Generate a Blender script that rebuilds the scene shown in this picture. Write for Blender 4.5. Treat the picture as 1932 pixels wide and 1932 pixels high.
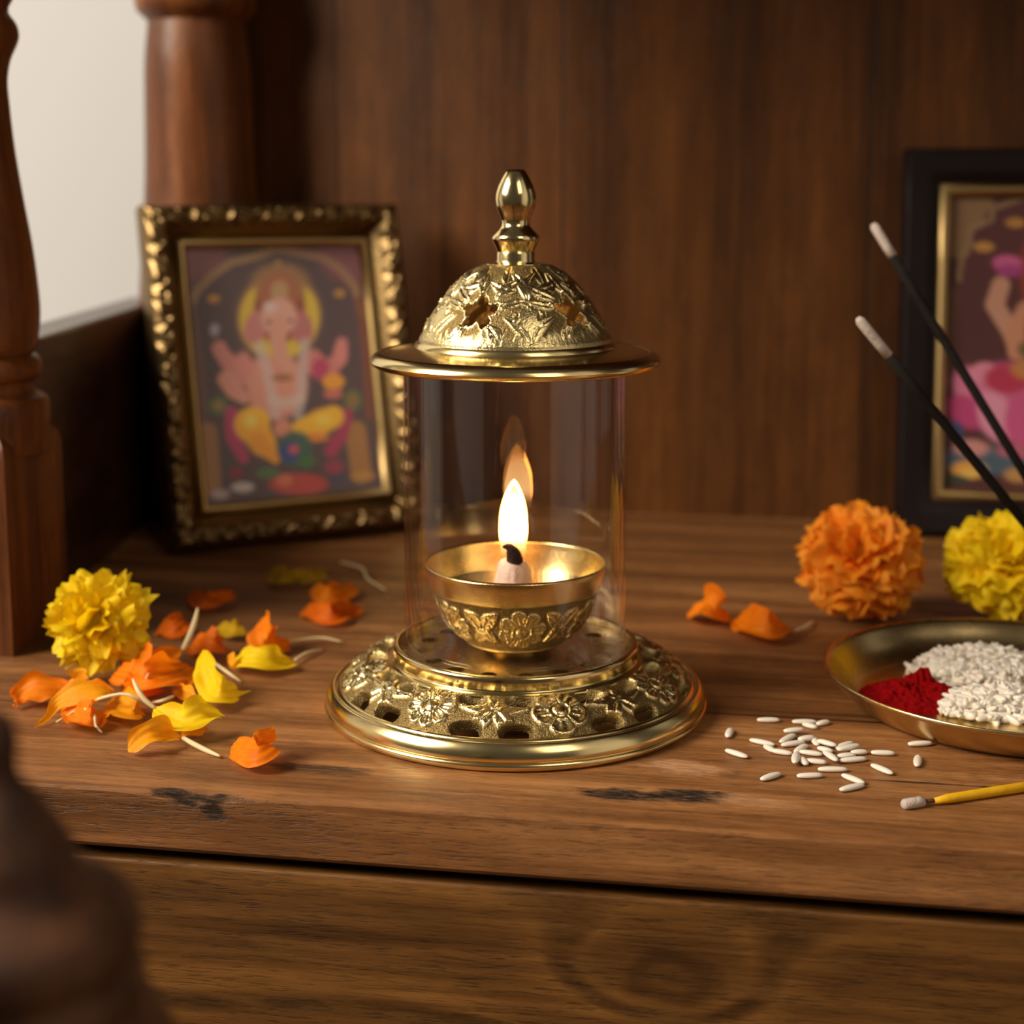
import bpy, math, random
import numpy as np
from mathutils import Vector, Matrix, Euler

for o in list(bpy.data.objects):
    bpy.data.objects.remove(o)
S = bpy.context.scene
COL = S.collection
PI = math.pi
R = math.radians

# ------------------------------------------------------------------ camera
FPX = 2900.0                     # focal length in pixels of the 1932 frame
PITCH = R(8.2)
PY = 355 + FPX * math.tan(PITCH)
CAMH = 0.186                     # camera height over the table top
YAW = R(9.6)                     # the shrine is turned this much to the camera
cp_, sp_ = math.cos(PITCH), math.sin(PITCH)
cyw, syw = math.cos(YAW), math.sin(YAW)

def ray(px, py):
    a = (px - 966) / FPX
    b = -(py - PY) / FPX
    return (a, cp_ + b * sp_, -sp_ + b * cp_)

def cam_ground(px, py, z=0.0):
    d = ray(px, py)
    t = (z - CAMH) / d[2]
    return (d[0] * t, d[1] * t)

LX, LY = cam_ground(972.5, 1325)

def c2w(x, y, z=0.0):            # camera-heading frame -> world (origin under the lamp)
    x -= LX; y -= LY
    return Vector((x * cyw - y * syw, x * syw + y * cyw, z))

def at(px, py, z=0.0):           # world point seen at a pixel, on the level z
    x, y = cam_ground(px, py, z)
    return c2w(x, y, z)

def at_depth(px, py, Y):         # world point seen at a pixel, at distance Y ahead
    d = ray(px, py)
    t = Y / d[1]
    return c2w(d[0] * t, Y, d[2] * t + CAMH)

def at_v(px, py, v):             # world point seen at a pixel, on the plane world-y = v
    d = ray(px, py)
    o = c2w(0, 0, CAMH)
    w = Vector((d[0] * cyw - d[1] * syw, d[0] * syw + d[1] * cyw, d[2]))
    t = (v - o.y) / w.y
    return o + w * t

cam = bpy.data.cameras.new('camera')
cam.sensor_width = 36.0
cam.lens = FPX / 1932 * 36.0
cam.shift_y = -(966 - PY) / 1932
cam.clip_start = 0.01
cam.dof.use_dof = True
cam.dof.focus_distance = 0.495
cam.dof.aperture_fstop = 7.8
camo = bpy.data.objects.new('camera', cam)
COL.objects.link(camo)
camo.location = c2w(0, 0, CAMH)
camo.rotation_euler = (PI / 2 - PITCH, 0, YAW)
S.camera = camo

# ------------------------------------------------------------------ world, lamps, exposure
S.view_settings.view_transform = 'Standard'
S.view_settings.look = 'None'
S.view_settings.gamma = 1.0
S.view_settings.use_curve_mapping = False
S.view_settings.exposure = 0.0
S.cycles.max_bounces = 8
S.cycles.diffuse_bounces = 3
S.cycles.glossy_bounces = 5
S.cycles.transparent_max_bounces = 16

W = bpy.data.worlds.new('world')
S.world = W
W.use_nodes = True
bg = W.node_tree.nodes['Background']
bg.inputs[0].default_value = (1.0, 0.86, 0.72, 1)
bg.inputs[1].default_value = 0.055

def area(name, pos, target, sx, sy, power, color):
    l = bpy.data.lights.new(name, 'AREA')
    l.shape = 'RECTANGLE'; l.size = sx; l.size_y = sy
    l.energy = power; l.color = color
    o = bpy.data.objects.new(name, l)
    COL.objects.link(o)
    p = c2w(LX + pos[0], LY + pos[1], pos[2])
    t = c2w(LX + target[0], LY + target[1], target[2])
    o.location = p
    o.rotation_euler = (t - p).to_track_quat('-Z', 'Y').to_euler()
    return o
# daylight of a window to the left, and a weaker fill added at the front right for brass highlights
area('window_daylight', (-1.27, -0.50, 0.98), (0, 0, 0.03), 0.7, 0.8, 45.0, (1.0, 0.87, 0.70))
area('fill_light', (0.60, -1.15, 1.10), (0, 0, 0.05), 0.5, 0.8, 4.0, (1.0, 0.84, 0.66))

# ------------------------------------------------------------------ helpers
def tag(o, label=None, cat=None, group=None, kind=None):
    if label: o['label'] = label
    if cat: o['category'] = cat
    if group: o['group'] = group
    if kind: o['kind'] = kind
    return o

def thing(name, label, cat, loc=(0, 0, 0), rot=(0, 0, 0), group=None):
    o = bpy.data.objects.new(name, None)
    o.empty_display_size = 0.02
    COL.objects.link(o)
    o.location = loc; o.rotation_euler = rot
    return tag(o, label, cat, group)

def mesh(name, V, F, mat=None, parent=None, smooth=True, loc=None, bevel=0):
    me = bpy.data.meshes.new(name)
    me.from_pydata([tuple(map(float, v)) for v in V], [], [tuple(map(int, f)) for f in F])
    if smooth:
        me.polygons.foreach_set('use_smooth', [True] * len(me.polygons))
    me.update()
    o = bpy.data.objects.new(name, me)
    COL.objects.link(o)
    if mat: me.materials.append(mat)
    if parent: o.parent = parent
    if loc is not None: o.location = loc
    if bevel:
        b = o.modifiers.new('bevel', 'BEVEL')
        b.width = bevel; b.segments = 3; b.limit_method = 'ANGLE'; b.angle_limit = R(40)
    return o

def box(x0, x1, y0, y1, z0, z1, n0=0):
    V = [(x0, y0, z0), (x1, y0, z0), (x1, y1, z0), (x0, y1, z0), (x0, y0, z1), (x1, y0, z1), (x1, y1, z1), (x0, y1, z1)]
    F = [(0, 3, 2, 1), (4, 5, 6, 7), (0, 1, 5, 4), (1, 2, 6, 5), (2, 3, 7, 6), (3, 0, 4, 7)]
    return V, [tuple(i + n0 for i in f) for f in F]

def join(*parts):
    V, F = [], []
    for v, f in parts:
        n = len(V)
        V += [tuple(p) for p in v]
        F += [tuple(i + n for i in q) for q in f]
    return V, F

def catmull(P, n):
    P = np.array(P, float)
    d = np.r_[0, np.cumsum(np.maximum(np.linalg.norm(np.diff(P, axis=0), axis=1), 1e-9))]
    out = []
    Q = np.vstack([2 * P[0] - P[1], P, 2 * P[-1] - P[-2]])
    for s in np.linspace(0, d[-1], n):
        i = min(np.searchsorted(d, s, side='right') - 1, len(P) - 2)
        u = (s - d[i]) / (d[i + 1] - d[i])
        a, b, c, e = Q[i], Q[i + 1], Q[i + 2], Q[i + 3]
        out.append(0.5 * ((2 * b) + (c - a) * u + (2 * a - 5 * b + 4 * c - e) * u * u + (3 * b - 3 * c + e - a) * u ** 3))
    return np.array(out)

def lathe(prof, n=128, closed=False, cx=0, cy=0, cap=True):
    V, F = [], []
    m = len(prof)
    for k in range(n):
        a = 2 * PI * k / n
        for r, z in prof:
            V.append((cx + r * math.sin(a), cy - r * math.cos(a), z))
    for k in range(n):
        k2 = (k + 1) % n
        for i in range(m if closed else m - 1):
            j = (i + 1) % m
            F.append((k * m + i, k * m + j, k2 * m + j, k2 * m + i))
    if not closed and cap:
        if prof[0][0] > 1e-6: F.append(tuple(k * m for k in range(n)))
        if prof[-1][0] > 1e-6: F.append(tuple(k * m + m - 1 for k in range(n))[::-1])
    return V, F

def fix_normals(o):
    import bmesh
    bm = bmesh.new(); bm.from_mesh(o.data)
    bmesh.ops.remove_doubles(bm, verts=bm.verts, dist=1e-7)
    bmesh.ops.recalc_face_normals(bm, faces=bm.faces)
    bm.to_mesh(o.data); bm.free()
    return o

def sharp(o, ang=35):
    try:
        o.data.set_sharp_from_angle(angle=R(ang))
    except Exception:
        pass
    return o

def tube(P, rad, n=10, cap=True):
    P = [Vector(p) for p in P]
    V, F = [], []
    m = len(P)
    up = Vector((0, 0, 1))
    for i, p in enumerate(P):
        t = (P[min(i + 1, m - 1)] - P[max(i - 1, 0)]).normalized()
        s = t.cross(up)
        if s.length < 1e-4: s = t.cross(Vector((0, 1, 0)))
        s.normalize(); u = s.cross(t)
        r = rad[i] if hasattr(rad, '__len__') else rad
        for k in range(n):
            a = 2 * PI * k / n
            V.append(p + s * (r * math.cos(a)) + u * (r * math.sin(a)))
    for i in range(m - 1):
        for k in range(n):
            k2 = (k + 1) % n
            F.append((i * n + k, i * n + k2, (i + 1) * n + k2, (i + 1) * n + k))
    if cap:
        F.append(tuple(range(n))[::-1]); F.append(tuple((m - 1) * n + k for k in range(n)))
    return V, F

def smooth01(x):
    x = np.clip(x, 0, 1)
    return x * x * (3 - 2 * x)

_rng = np.random.default_rng(7)
_LAT = _rng.random((64, 64))
def vnoise(x, y):                # tiling value noise for mesh relief
    x = np.asarray(x, float); y = np.asarray(y, float)
    xi = np.floor(x).astype(int); yi = np.floor(y).astype(int)
    fx = smooth01(x - xi); fy = smooth01(y - yi)
    g = lambda i, j: _LAT[np.mod(i, 64), np.mod(j, 64)]
    return (g(xi, yi) * (1 - fx) * (1 - fy) + g(xi + 1, yi) * fx * (1 - fy)
            + g(xi, yi + 1) * (1 - fx) * fy + g(xi + 1, yi + 1) * fx * fy)

# ------------------------------------------------------------------ materials
class NT:
    def __init__(self, name):
        self.m = bpy.data.materials.new(name)
        self.m.use_nodes = True
        self.t = self.m.node_tree
        self.b = self.t.nodes['Principled BSDF']
        self.out = self.t.nodes['Material Output']
    def n(self, kind, **kw):
        nd = self.t.nodes.new(kind)
        for k, v in kw.items():
            if k.startswith('i_'):
                key = k[2:]
                nd.inputs[int(key) if key.isdigit() else key.replace('_', ' ')].default_value = v
            else:
                setattr(nd, k, v)
        return nd
    def l(self, a, b): self.t.links.new(a, b)
    def math(self, op, a, b=None, c=None, clamp=False):
        nd = self.n('ShaderNodeMath', operation=op); nd.use_clamp = clamp
        for i, x in enumerate((a, b, c)):
            if x is None: continue
            if isinstance(x, (int, float)): nd.inputs[i].default_value = x
            else: self.l(x, nd.inputs[i])
        return nd.outputs[0]
    def mix(self, f, a, b, blend='MIX'):
        nd = self.n('ShaderNodeMix', data_type='RGBA', blend_type=blend)
        for i, x in ((0, f), (6, a), (7, b)):
            if isinstance(x, (int, float)): nd.inputs[i].default_value = x
            elif isinstance(x, tuple): nd.inputs[i].default_value = x + (1,) if len(x) == 3 else x
            else: self.l(x, nd.inputs[i])
        return nd.outputs[2]
    def ramp(self, fac, stops, interp='LINEAR'):
        nd = self.n('ShaderNodeValToRGB'); cr = nd.color_ramp; cr.interpolation = interp
        while len(cr.elements) < len(stops): cr.elements.new(0.5)
        for e, (p, c) in zip(cr.elements, stops):
            e.position = p
            e.color = (c, c, c, 1) if isinstance(c, (int, float)) else tuple(c) + (1,)
        self.l(fac, nd.inputs[0])
        return nd.outputs[0]
    def mapping(self, vec, scale=(1, 1, 1), loc=(0, 0, 0), rot=(0, 0, 0)):
        nd = self.n('ShaderNodeMapping')
        nd.inputs[1].default_value = loc; nd.inputs[2].default_value = rot; nd.inputs[3].default_value = scale
        self.l(vec, nd.inputs[0]); return nd.outputs[0]
    def noise(self, vec, scale=5, detail=4, rough=0.5, dist=0.0, out=0):
        nd = self.n('ShaderNodeTexNoise')
        nd.inputs['Scale'].default_value = scale; nd.inputs['Detail'].default_value = detail
        nd.inputs['Roughness'].default_value = rough; nd.inputs['Distortion'].default_value = dist
        self.l(vec, nd.inputs['Vector']); return nd.outputs[out]
    def bump(self, h, strength=0.3, dist=0.001, normal=None):
        nd = self.n('ShaderNodeBump'); nd.inputs['Strength'].default_value = strength
        nd.inputs['Distance'].default_value = dist
        self.l(h, nd.inputs['Height'])
        if normal is not None: self.l(normal, nd.inputs['Normal'])
        self.l(nd.outputs[0], self.b.inputs['Normal'])
        return nd.outputs[0]
    def set(self, **kw):
        for k, v in kw.items():
            i = self.b.inputs[k.replace('_', ' ')]
            if isinstance(v, (int, float)): i.default_value = v
            elif isinstance(v, tuple): i.default_value = v + (1,) if len(v) == 3 and i.type == 'RGBA' else v
            else: self.l(v, i)

def srgb(r, g, b):
    f = lambda c: (c / 255 / 12.92) if c / 255 <= 0.04045 else ((c / 255 + 0.055) / 1.055) ** 2.4
    return (f(r), f(g), f(b))

def wood(name, cols, axis, grain=1.0, rough=0.5, marks=(), scuffs=(), knots=(), seams=(), bumpk=0.35, ringf=55.0, coat=0.0, streak=0.5, ringk=0.16, pores=0.5, lines=0.0):
    """cols: dark, mid, light. axis: 0 grain along x, 2 grain along z. marks/scuffs in world metres."""
    M = NT(name)
    geo = M.n('ShaderNodeNewGeometry')
    pos = geo.outputs['Position']
    sc = [9.0, 9.0, 9.0]; sc[axis] = 1.1
    low = M.mapping(pos, tuple(s * grain for s in sc))
    sep = M.n('ShaderNodeSeparateXYZ'); M.l(pos, sep.inputs[0])
    warp = M.noise(low, 1.0, 3, 0.55)
    across = [sep.outputs[i] for i in range(3) if i != axis]
    ac = M.math('ADD', M.math('MULTIPLY', across[0], 1.0), M.math('MULTIPLY', across[1], 0.6))
    w2 = M.math('MULTIPLY_ADD', warp, 0.22, ac)
    for k, rad, amt in knots:     # growth rings swerve round a knot
        d = M.n('ShaderNodeVectorMath', operation='DISTANCE')
        M.l(M.mapping(pos, tuple(0.55 if i == axis else 1.0 for i in range(3)), tuple(-c * (0.55 if i == axis else 1.0) for i, c in enumerate(k))), d.inputs[0])
        g = M.math('POWER', 2.718, M.math('MULTIPLY', M.math('POWER', M.math('DIVIDE', d.outputs['Value'], rad), 2.0), -1.0))
        w2 = M.math('MULTIPLY_ADD', g, amt, w2)
    rings = M.math('SINE', M.math('MULTIPLY', w2, ringf * 2 * PI * 0.5))
    rings = M.math('MULTIPLY_ADD', rings, 0.5, 0.5)
    fs = [260.0, 260.0, 260.0]; fs[axis] = 9.0
    fib = M.noise(M.mapping(pos, tuple(s * grain for s in fs)), 1.0, 4, 0.6)
    ms = [45.0, 45.0, 45.0]; ms[axis] = 2.2
    mid = M.noise(M.mapping(pos, tuple(s * grain for s in ms)), 1.0, 3, 0.6, 0.4)
    v = M.math('ADD', M.math('MULTIPLY', rings, ringk), M.math('ADD', M.math('MULTIPLY', fib, 0.62), M.math('MULTIPLY', mid, 0.46)))
    v = M.math('ADD', v, M.math('MULTIPLY_ADD', warp, 0.6, -0.35))
    dk, md, lt = cols
    c = M.ramp(v, [(0.30, dk), (0.58, md), (0.86, lt)])
    st = M.ramp(M.noise(M.mapping(pos, tuple((3.0 if i == axis else 110.0) * grain for i in range(3)), (3, 1, 2)), 1.0, 2, 0.5, 0.6), [(0.60, 0.0), (0.74, 1.0)])
    c = M.mix(M.math('MULTIPLY', st, streak), c, tuple(x * 0.45 for x in dk))
    ps = [1500.0, 1500.0, 1500.0]; ps[axis] = 130.0
    pr = M.ramp(M.noise(M.mapping(pos, tuple(s * grain for s in ps), (5, 2, 7)), 1.0, 3, 0.6), [(0.52, 0.0), (0.66, 1.0)])
    bl = [60.0, 60.0, 60.0]; bl[axis] = 14.0
    pr = M.math('MULTIPLY', pr, M.ramp(M.noise(M.mapping(pos, tuple(s * grain for s in bl), (1, 8, 3)), 1.0, 3, 0.6), [(0.35, 0.25), (0.65, 1.0)]))
    c = M.mix(M.math('MULTIPLY', pr, pores), c, tuple(x * 0.5 for x in dk))
    mott = M.noise(M.mapping(pos, tuple(s * grain * 3 for s in bl), (3, 4, 9)), 1.0, 4, 0.7)
    c = M.mix(1.0, c, M.ramp(mott, [(0.25, 0.72), (0.75, 1.28)]), 'MULTIPLY')
    if lines:
        ln_ = M.math('MULTIPLY', M.ramp(rings, [(0.80, 0.0), (0.99, 1.0)]), M.ramp(mott, [(0.35, 0.2), (0.6, 1.0)]))
        c = M.mix(M.math('MULTIPLY', ln_, lines), c, tuple(x * 0.4 for x in dk))
    h = M.math('SUBTRACT', M.math('SUBTRACT', M.math('MULTIPLY', fib, 1.0), M.math('MULTIPLY', st, 0.5)), M.math('MULTIPLY', pr, 0.8))
    rgh = M.math('MULTIPLY_ADD', fib, 0.25, rough - 0.12)
    for k, rad, amt in knots:
        d = M.n('ShaderNodeVectorMath', operation='LENGTH')
        M.l(M.mapping(pos, tuple(0.6 if i == axis else 1.0 for i in range(3)), tuple(-q * (0.6 if i == axis else 1.0) for i, q in enumerate(k))), d.inputs[0])
        wob = M.noise(M.mapping(pos, (90, 90, 90)), 1.0, 3)
        dd = M.math('DIVIDE', M.math('MULTIPLY_ADD', wob, rad * 0.35, d.outputs['Value']), rad)
        ring = M.math('MULTIPLY_ADD', M.math('SINE', M.math('MULTIPLY', dd, 16.0)), 0.5, 0.5)
        fall = M.ramp(dd, [(0.25, 0.95), (0.95, 0.0)])
        c = M.mix(M.math('MULTIPLY', fall, M.math('MULTIPLY_ADD', ring, 0.5, 0.25)), c, tuple(x * 0.4 for x in dk))
    def blob(cx, cy, cz, rx, ry, rz, freq, amp):
        q = M.mapping(pos, (1 / rx, 1 / ry, 1 / rz), (-cx / rx, -cy / ry, -cz / rz))
        ln = M.n('ShaderNodeVectorMath', operation='LENGTH'); M.l(q, ln.inputs[0])
        fs2 = [freq, freq, freq]; fs2[axis] = freq * 0.35
        ns = M.noise(M.mapping(pos, tuple(fs2), (cx * 50, cy * 50, 0)), 1.0, 5, 0.65)
        return M.math('MULTIPLY_ADD', M.math('SUBTRACT', ns, 0.5), amp, ln.outputs['Value'])
    for (cx, cy, cz, rx, ry, rz, freq, amp, col, top) in marks:
        mk = M.ramp(blob(cx, cy, cz, rx, ry, rz, freq, amp), [(0.55, top), (0.95, 0.0)])
        ss = [freq * 6.0] * 3; ss[axis] = freq * 0.8
        mk = M.math('MULTIPLY', mk, M.ramp(M.noise(M.mapping(pos, tuple(ss), (cy * 90, cx * 40, 1)), 1.0, 4, 0.65), [(0.36, 0.35), (0.52, 1.0)]))
        c = M.mix(mk, c, col)
        rgh = M.math('MULTIPLY_ADD', mk, 0.45, rgh)
        h = M.math('SUBTRACT', h, M.math('MULTIPLY', mk, 1.6))
    for (ax2, val, wd, lo) in seams:   # a joint between two boards
        dist = M.math('ABSOLUTE', M.math('SUBTRACT', M.math('MULTIPLY_ADD', mid, 0.002, sep.outputs[ax2]), val))
        mk = M.ramp(M.math('DIVIDE', dist, wd), [(0.35, 0.85), (1.0, 0.0)])
        if lo is not None:
            mk = M.math('MULTIPLY', mk, M.ramp(M.math('MULTIPLY_ADD', M.math('SUBTRACT', sep.outputs[axis], lo), 20.0, 0.5), [(0.0, 0.0), (1.0, 1.0)]))
        c = M.mix(mk, c, tuple(x * 0.3 for x in dk))
        h = M.math('SUBTRACT', h, M.math('MULTIPLY', mk, 2.0))
    M.set(Base_Color=c, Roughness=rgh, Specular_IOR_Level=0.28)
    if coat: M.set(Coat_Weight=coat, Coat_Roughness=0.25)
    M.bump(h, bumpk, 0.0006)
    return M.m

def brass(name, col, rough, grain=0.0, gscale=2500.0, ground=None):
    """ground: colour of the punched background between the polished relief (attribute 'relief')."""
    M = NT(name)
    tc = M.n('ShaderNodeTexCoord').outputs['Object']
    wear = M.noise(tc, 60, 3, 0.6)
    c = M.mix(M.math('MULTIPLY', wear, 0.25), col, tuple(x * 0.72 for x in col))
    r = M.math('MULTIPLY_ADD', wear, 0.10, rough - 0.05)
    M.set(Metallic=1.0)
    if grain:
        n = M.noise(tc, gscale, 2, 0.6)
        if ground:
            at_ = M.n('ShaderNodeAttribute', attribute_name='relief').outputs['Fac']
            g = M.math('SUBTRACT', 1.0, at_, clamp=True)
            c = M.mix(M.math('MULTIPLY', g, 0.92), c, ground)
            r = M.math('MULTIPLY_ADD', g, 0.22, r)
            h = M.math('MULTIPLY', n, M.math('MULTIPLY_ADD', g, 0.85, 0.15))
        else:
            h = n
        M.bump(h, grain, 0.0006)
    M.set(Base_Color=c, Roughness=r)
    return M.m

BR = (0.89, 0.72, 0.35)
m_brass = brass('polished_brass', BR, 0.20)
m_brass_fine = brass('turned_brass', BR, 0.16)
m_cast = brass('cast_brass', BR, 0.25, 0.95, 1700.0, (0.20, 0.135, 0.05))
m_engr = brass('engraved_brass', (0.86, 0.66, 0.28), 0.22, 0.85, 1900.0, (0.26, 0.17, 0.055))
m_plate = brass('worn_brass', (0.66, 0.50, 0.24), 0.27, 0.05, 300.0)

def glass_mat():
    M = NT('clear_glass')
    M.t.nodes.remove(M.b)
    geo = M.n('ShaderNodeNewGeometry')
    ior = M.math('MULTIPLY_ADD', geo.outputs['Backfacing'], 1 / 1.43 - 1.43, 1.43)
    fr = M.n('ShaderNodeFresnel'); M.l(ior, fr.inputs[0])
    tr = M.n('ShaderNodeBsdfTransparent'); tr.inputs[0].default_value = (0.985, 0.978, 0.985, 1)
    gl = M.n('ShaderNodeBsdfGlossy'); gl.inputs['Roughness'].default_value = 0.02
    gl.inputs[0].default_value = (1, 1, 1, 1)
    mx = M.n('ShaderNodeMixShader')
    M.l(fr.outputs[0], mx.inputs[0]); M.l(tr.outputs[0], mx.inputs[1]); M.l(gl.outputs[0], mx.inputs[2])
    M.l(mx.outputs[0], M.out.inputs[0])
    return M.m
m_glass = glass_mat()

def plain(name, col, rough=0.5, nscale=0, var=0.2, bump=0.0, bdist=0.0005, spec=0.4, trans=0.0, sss=0.0):
    M = NT(name)
    if nscale:
        tc = M.n('ShaderNodeTexCoord').outputs['Object']
        nz = M.noise(tc, nscale, 4, 0.6)
        c = M.mix(nz, tuple(x * (1 + var) for x in col), tuple(x * (1 - var) for x in col))
        M.set(Base_Color=c)
        if bump: M.bump(nz, bump, bdist)
    else:
        M.set(Base_Color=col)
    M.set(Roughness=rough, Specular_IOR_Level=spec)
    if sss: M.set(Subsurface_Weight=sss, Subsurface_Radius=(0.003, 0.002, 0.001))
    if trans:
        tl = M.n('ShaderNodeBsdfTranslucent'); tl.inputs[0].default_value = tuple(col) + (1,)
        mx = M.n('ShaderNodeMixShader'); mx.inputs[0].default_value = trans
        M.l(M.b.outputs[0], mx.inputs[1]); M.l(tl.outputs[0], mx.inputs[2]); M.l(mx.outputs[0], M.out.inputs[0])
    return M.m

# ------------------------------------------------------------------ the room behind
ZF = -0.46
V_FRONT = at(700, 1522).y
V_BACK = at(1300, 972).y
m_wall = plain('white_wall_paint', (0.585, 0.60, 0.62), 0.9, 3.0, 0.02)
m_floor = wood('floor_boards', (srgb(50, 32, 20), srgb(92, 62, 40), srgb(120, 84, 56)), 0, 0.4, 0.5)
tag(mesh('floor', *box(-1.9, 1.6, -2.2, V_BACK + 0.07, ZF - 0.05, ZF), m_floor, smooth=False), kind='structure')
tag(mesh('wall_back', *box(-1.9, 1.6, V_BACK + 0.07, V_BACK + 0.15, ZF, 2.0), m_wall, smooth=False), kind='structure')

m_white = plain('brightened_wall_paint', (0.86, 0.85, 0.86), 0.9, 3.0, 0.02)  # side walls brightened so their reflection in the glass is stronger
tag(mesh('wall_right', *box(1.5, 1.6, -1.5, -0.25, ZF, 2.0), m_white, smooth=False), kind='structure')
tag(mesh('wall_left', *box(-1.9, -1.8, -0.6, V_BACK + 0.07, ZF, 2.0), m_white, smooth=False), kind='structure')

# ------------------------------------------------------------------ the wooden shrine
k1 = at(600, 1452); k2 = at(1180, 1500); k3 = at(1310, 1502); sc1 = at(1290, 1448); sc2 = at(1420, 1512)
crk = at(1760, 1478); chip = at(372, 1495); seam = at(1400, 1347)
DARK = srgb(26, 18, 14)
t_cols = (srgb(78, 48, 25), srgb(133, 88, 50), srgb(170, 119, 72))
m_top = wood('table_top_wood', t_cols, 0, 1.0, 0.42,
    marks=[(k1.x, k1.y, 0, 0.020, 0.005, 0.01, 160, 1.9, DARK, 0.75), (k2.x, k2.y, 0, 0.019, 0.0065, 0.01, 210, 1.9, DARK, 1.0),
           (k3.x, k3.y, 0, 0.014, 0.008, 0.01, 210, 1.5, DARK, 1.0), (chip.x + 0.002, V_FRONT, -0.001, 0.0155, 0.0040, 0.0042, 190, 2.6, DARK, 0.95), (chip.x - 0.008, V_FRONT + 0.002, 0.0, 0.009, 0.0030, 0.004, 240, 2.4, DARK, 0.9), (chip.x + 0.006, V_FRONT, -0.005, 0.006, 0.004, 0.0055, 240, 2.4, DARK, 0.9),
           (sc1.x, sc1.y, 0, 0.017, 0.008, 0.01, 170, 2.0, srgb(200, 152, 112), 0.65), (sc2.x, sc2.y, 0, 0.015, 0.006, 0.01, 170, 2.0, srgb(190, 142, 102), 0.55), (crk.x, crk.y, 0, 0.026, 0.0010, 0.01, 120, 1.0, DARK, 0.9)],
    seams=[(1, seam.y, 0.0012, seam.x - 0.02)], bumpk=0.5, streak=0.35)
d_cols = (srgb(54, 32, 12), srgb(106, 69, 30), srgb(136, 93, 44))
U0, U1 = -0.365 + 0.0, 0.62
u_l = -0.0
kn = at_v(1268, 1842, V_FRONT + 0.003)
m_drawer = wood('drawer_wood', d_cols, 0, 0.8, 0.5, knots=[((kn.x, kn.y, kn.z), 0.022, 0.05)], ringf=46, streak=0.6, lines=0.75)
b_cols = (srgb(58, 31, 9), srgb(92, 53, 18), srgb(116, 70, 27))
m_back = wood('back_panel_wood', b_cols, 2, 0.55, 0.5, ringf=30, streak=0.25,
    seams=[(0, at_v(1065, 500, V_BACK).x, 0.001, None), (0, at_v(640, 300, V_BACK).x, 0.001, None), (0, at_v(1640, 500, V_BACK).x, 0.001, None)])
m_post = wood('turned_post_wood', (srgb(56, 28, 11), srgb(108, 60, 26), srgb(138, 84, 40)), 2, 0.7, 0.38, ringf=60, coat=0.1, streak=0.5)
m_rail = wood('rail_wood', (srgb(30, 16, 9), srgb(56, 31, 18), srgb(74, 44, 28)), 1, 0.7, 0.35, coat=0.5)

PU = c2w(*cam_ground(25, 1240)).x - 0.025          # axis of the left posts
PV = c2w(*cam_ground(25, 1240)).y + 0.025
TOPT = 0.0195
u_left = PU - 0.06
shr = thing('wooden_shrine', 'brown wooden home shrine with turned posts, thick worn top and a drawer', 'shrine', ((u_left + U1) / 2, (V_FRONT + V_BACK) / 2, ZF))
SL = Vector(shr.location)
def spart(name, VF, mat, parent=None, smooth=True, bevel=0):
    return mesh(name, [Vector(v) - SL for v in VF[0]], VF[1], mat, parent or shr, smooth, bevel=bevel)

def top_mesh():
    # the slab, with the worn front arris eaten away along its length
    nx = 520
    xs = np.linspace(u_left, U1, nx)
    e = 0.0008 + 0.0011 * vnoise(xs * 60, xs * 0 + 3) ** 2 + 0.0006 * vnoise(xs * 300, xs * 0 + 9)
    g = np.exp(-((xs - chip.x) / 0.013) ** 2) * (0.003 + 0.0035 * vnoise(xs * 260, xs * 0 + 20))
    e = e + g
    V, F = [], []
    for x, q, gg in zip(xs, e, g):
        z1 = 0.00012 * (vnoise(x * 40, 1.0) - 0.5)
        V += [(x, V_BACK, -TOPT), (x, V_BACK, 0), (x, V_FRONT + 0.03, 0), (x, V_FRONT + q * 0.8, 0 - gg * 0.05), (x, V_FRONT + q * 0.25, -q * 0.22), (x, V_FRONT + z1, -q * 0.7),
              (x, V_FRONT + z1, -TOPT + 0.0015), (x, V_FRONT + 0.0012, -TOPT)]
    m = 8
    for i in range(nx - 1):
        for j in range(m):
            k = (j + 1) % m
            F.append((i * m + j, (i + 1) * m + j, (i + 1) * m + k, i * m + k))
    F.append(tuple(range(m))); F.append(tuple((nx - 1) * m + j for j in range(m))[::-1])
    return V, F
tp = spart('table_top', top_mesh(), m_top); fix_normals(tp); sharp(tp, 22)
gap = 0.0042
dz1 = -TOPT - gap
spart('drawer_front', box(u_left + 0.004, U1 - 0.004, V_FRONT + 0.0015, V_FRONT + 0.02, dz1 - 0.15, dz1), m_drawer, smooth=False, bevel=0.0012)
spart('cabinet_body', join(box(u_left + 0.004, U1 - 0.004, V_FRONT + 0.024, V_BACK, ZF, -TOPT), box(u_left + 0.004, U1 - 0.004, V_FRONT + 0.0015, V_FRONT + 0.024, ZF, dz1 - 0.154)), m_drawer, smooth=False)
spart('back_panel', box(PU + 0.012, U1, V_BACK, V_BACK + 0.015, -TOPT, 0.44), m_back, smooth=False)
spart('added_shade_canopy', box(u_left - 0.02, U1, V_FRONT + 0.08, V_BACK + 0.015, 0.44, 0.47), m_back, smooth=False, bevel=0.004)  # unseen roof, added to shade the back panel and rear of the table
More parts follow.
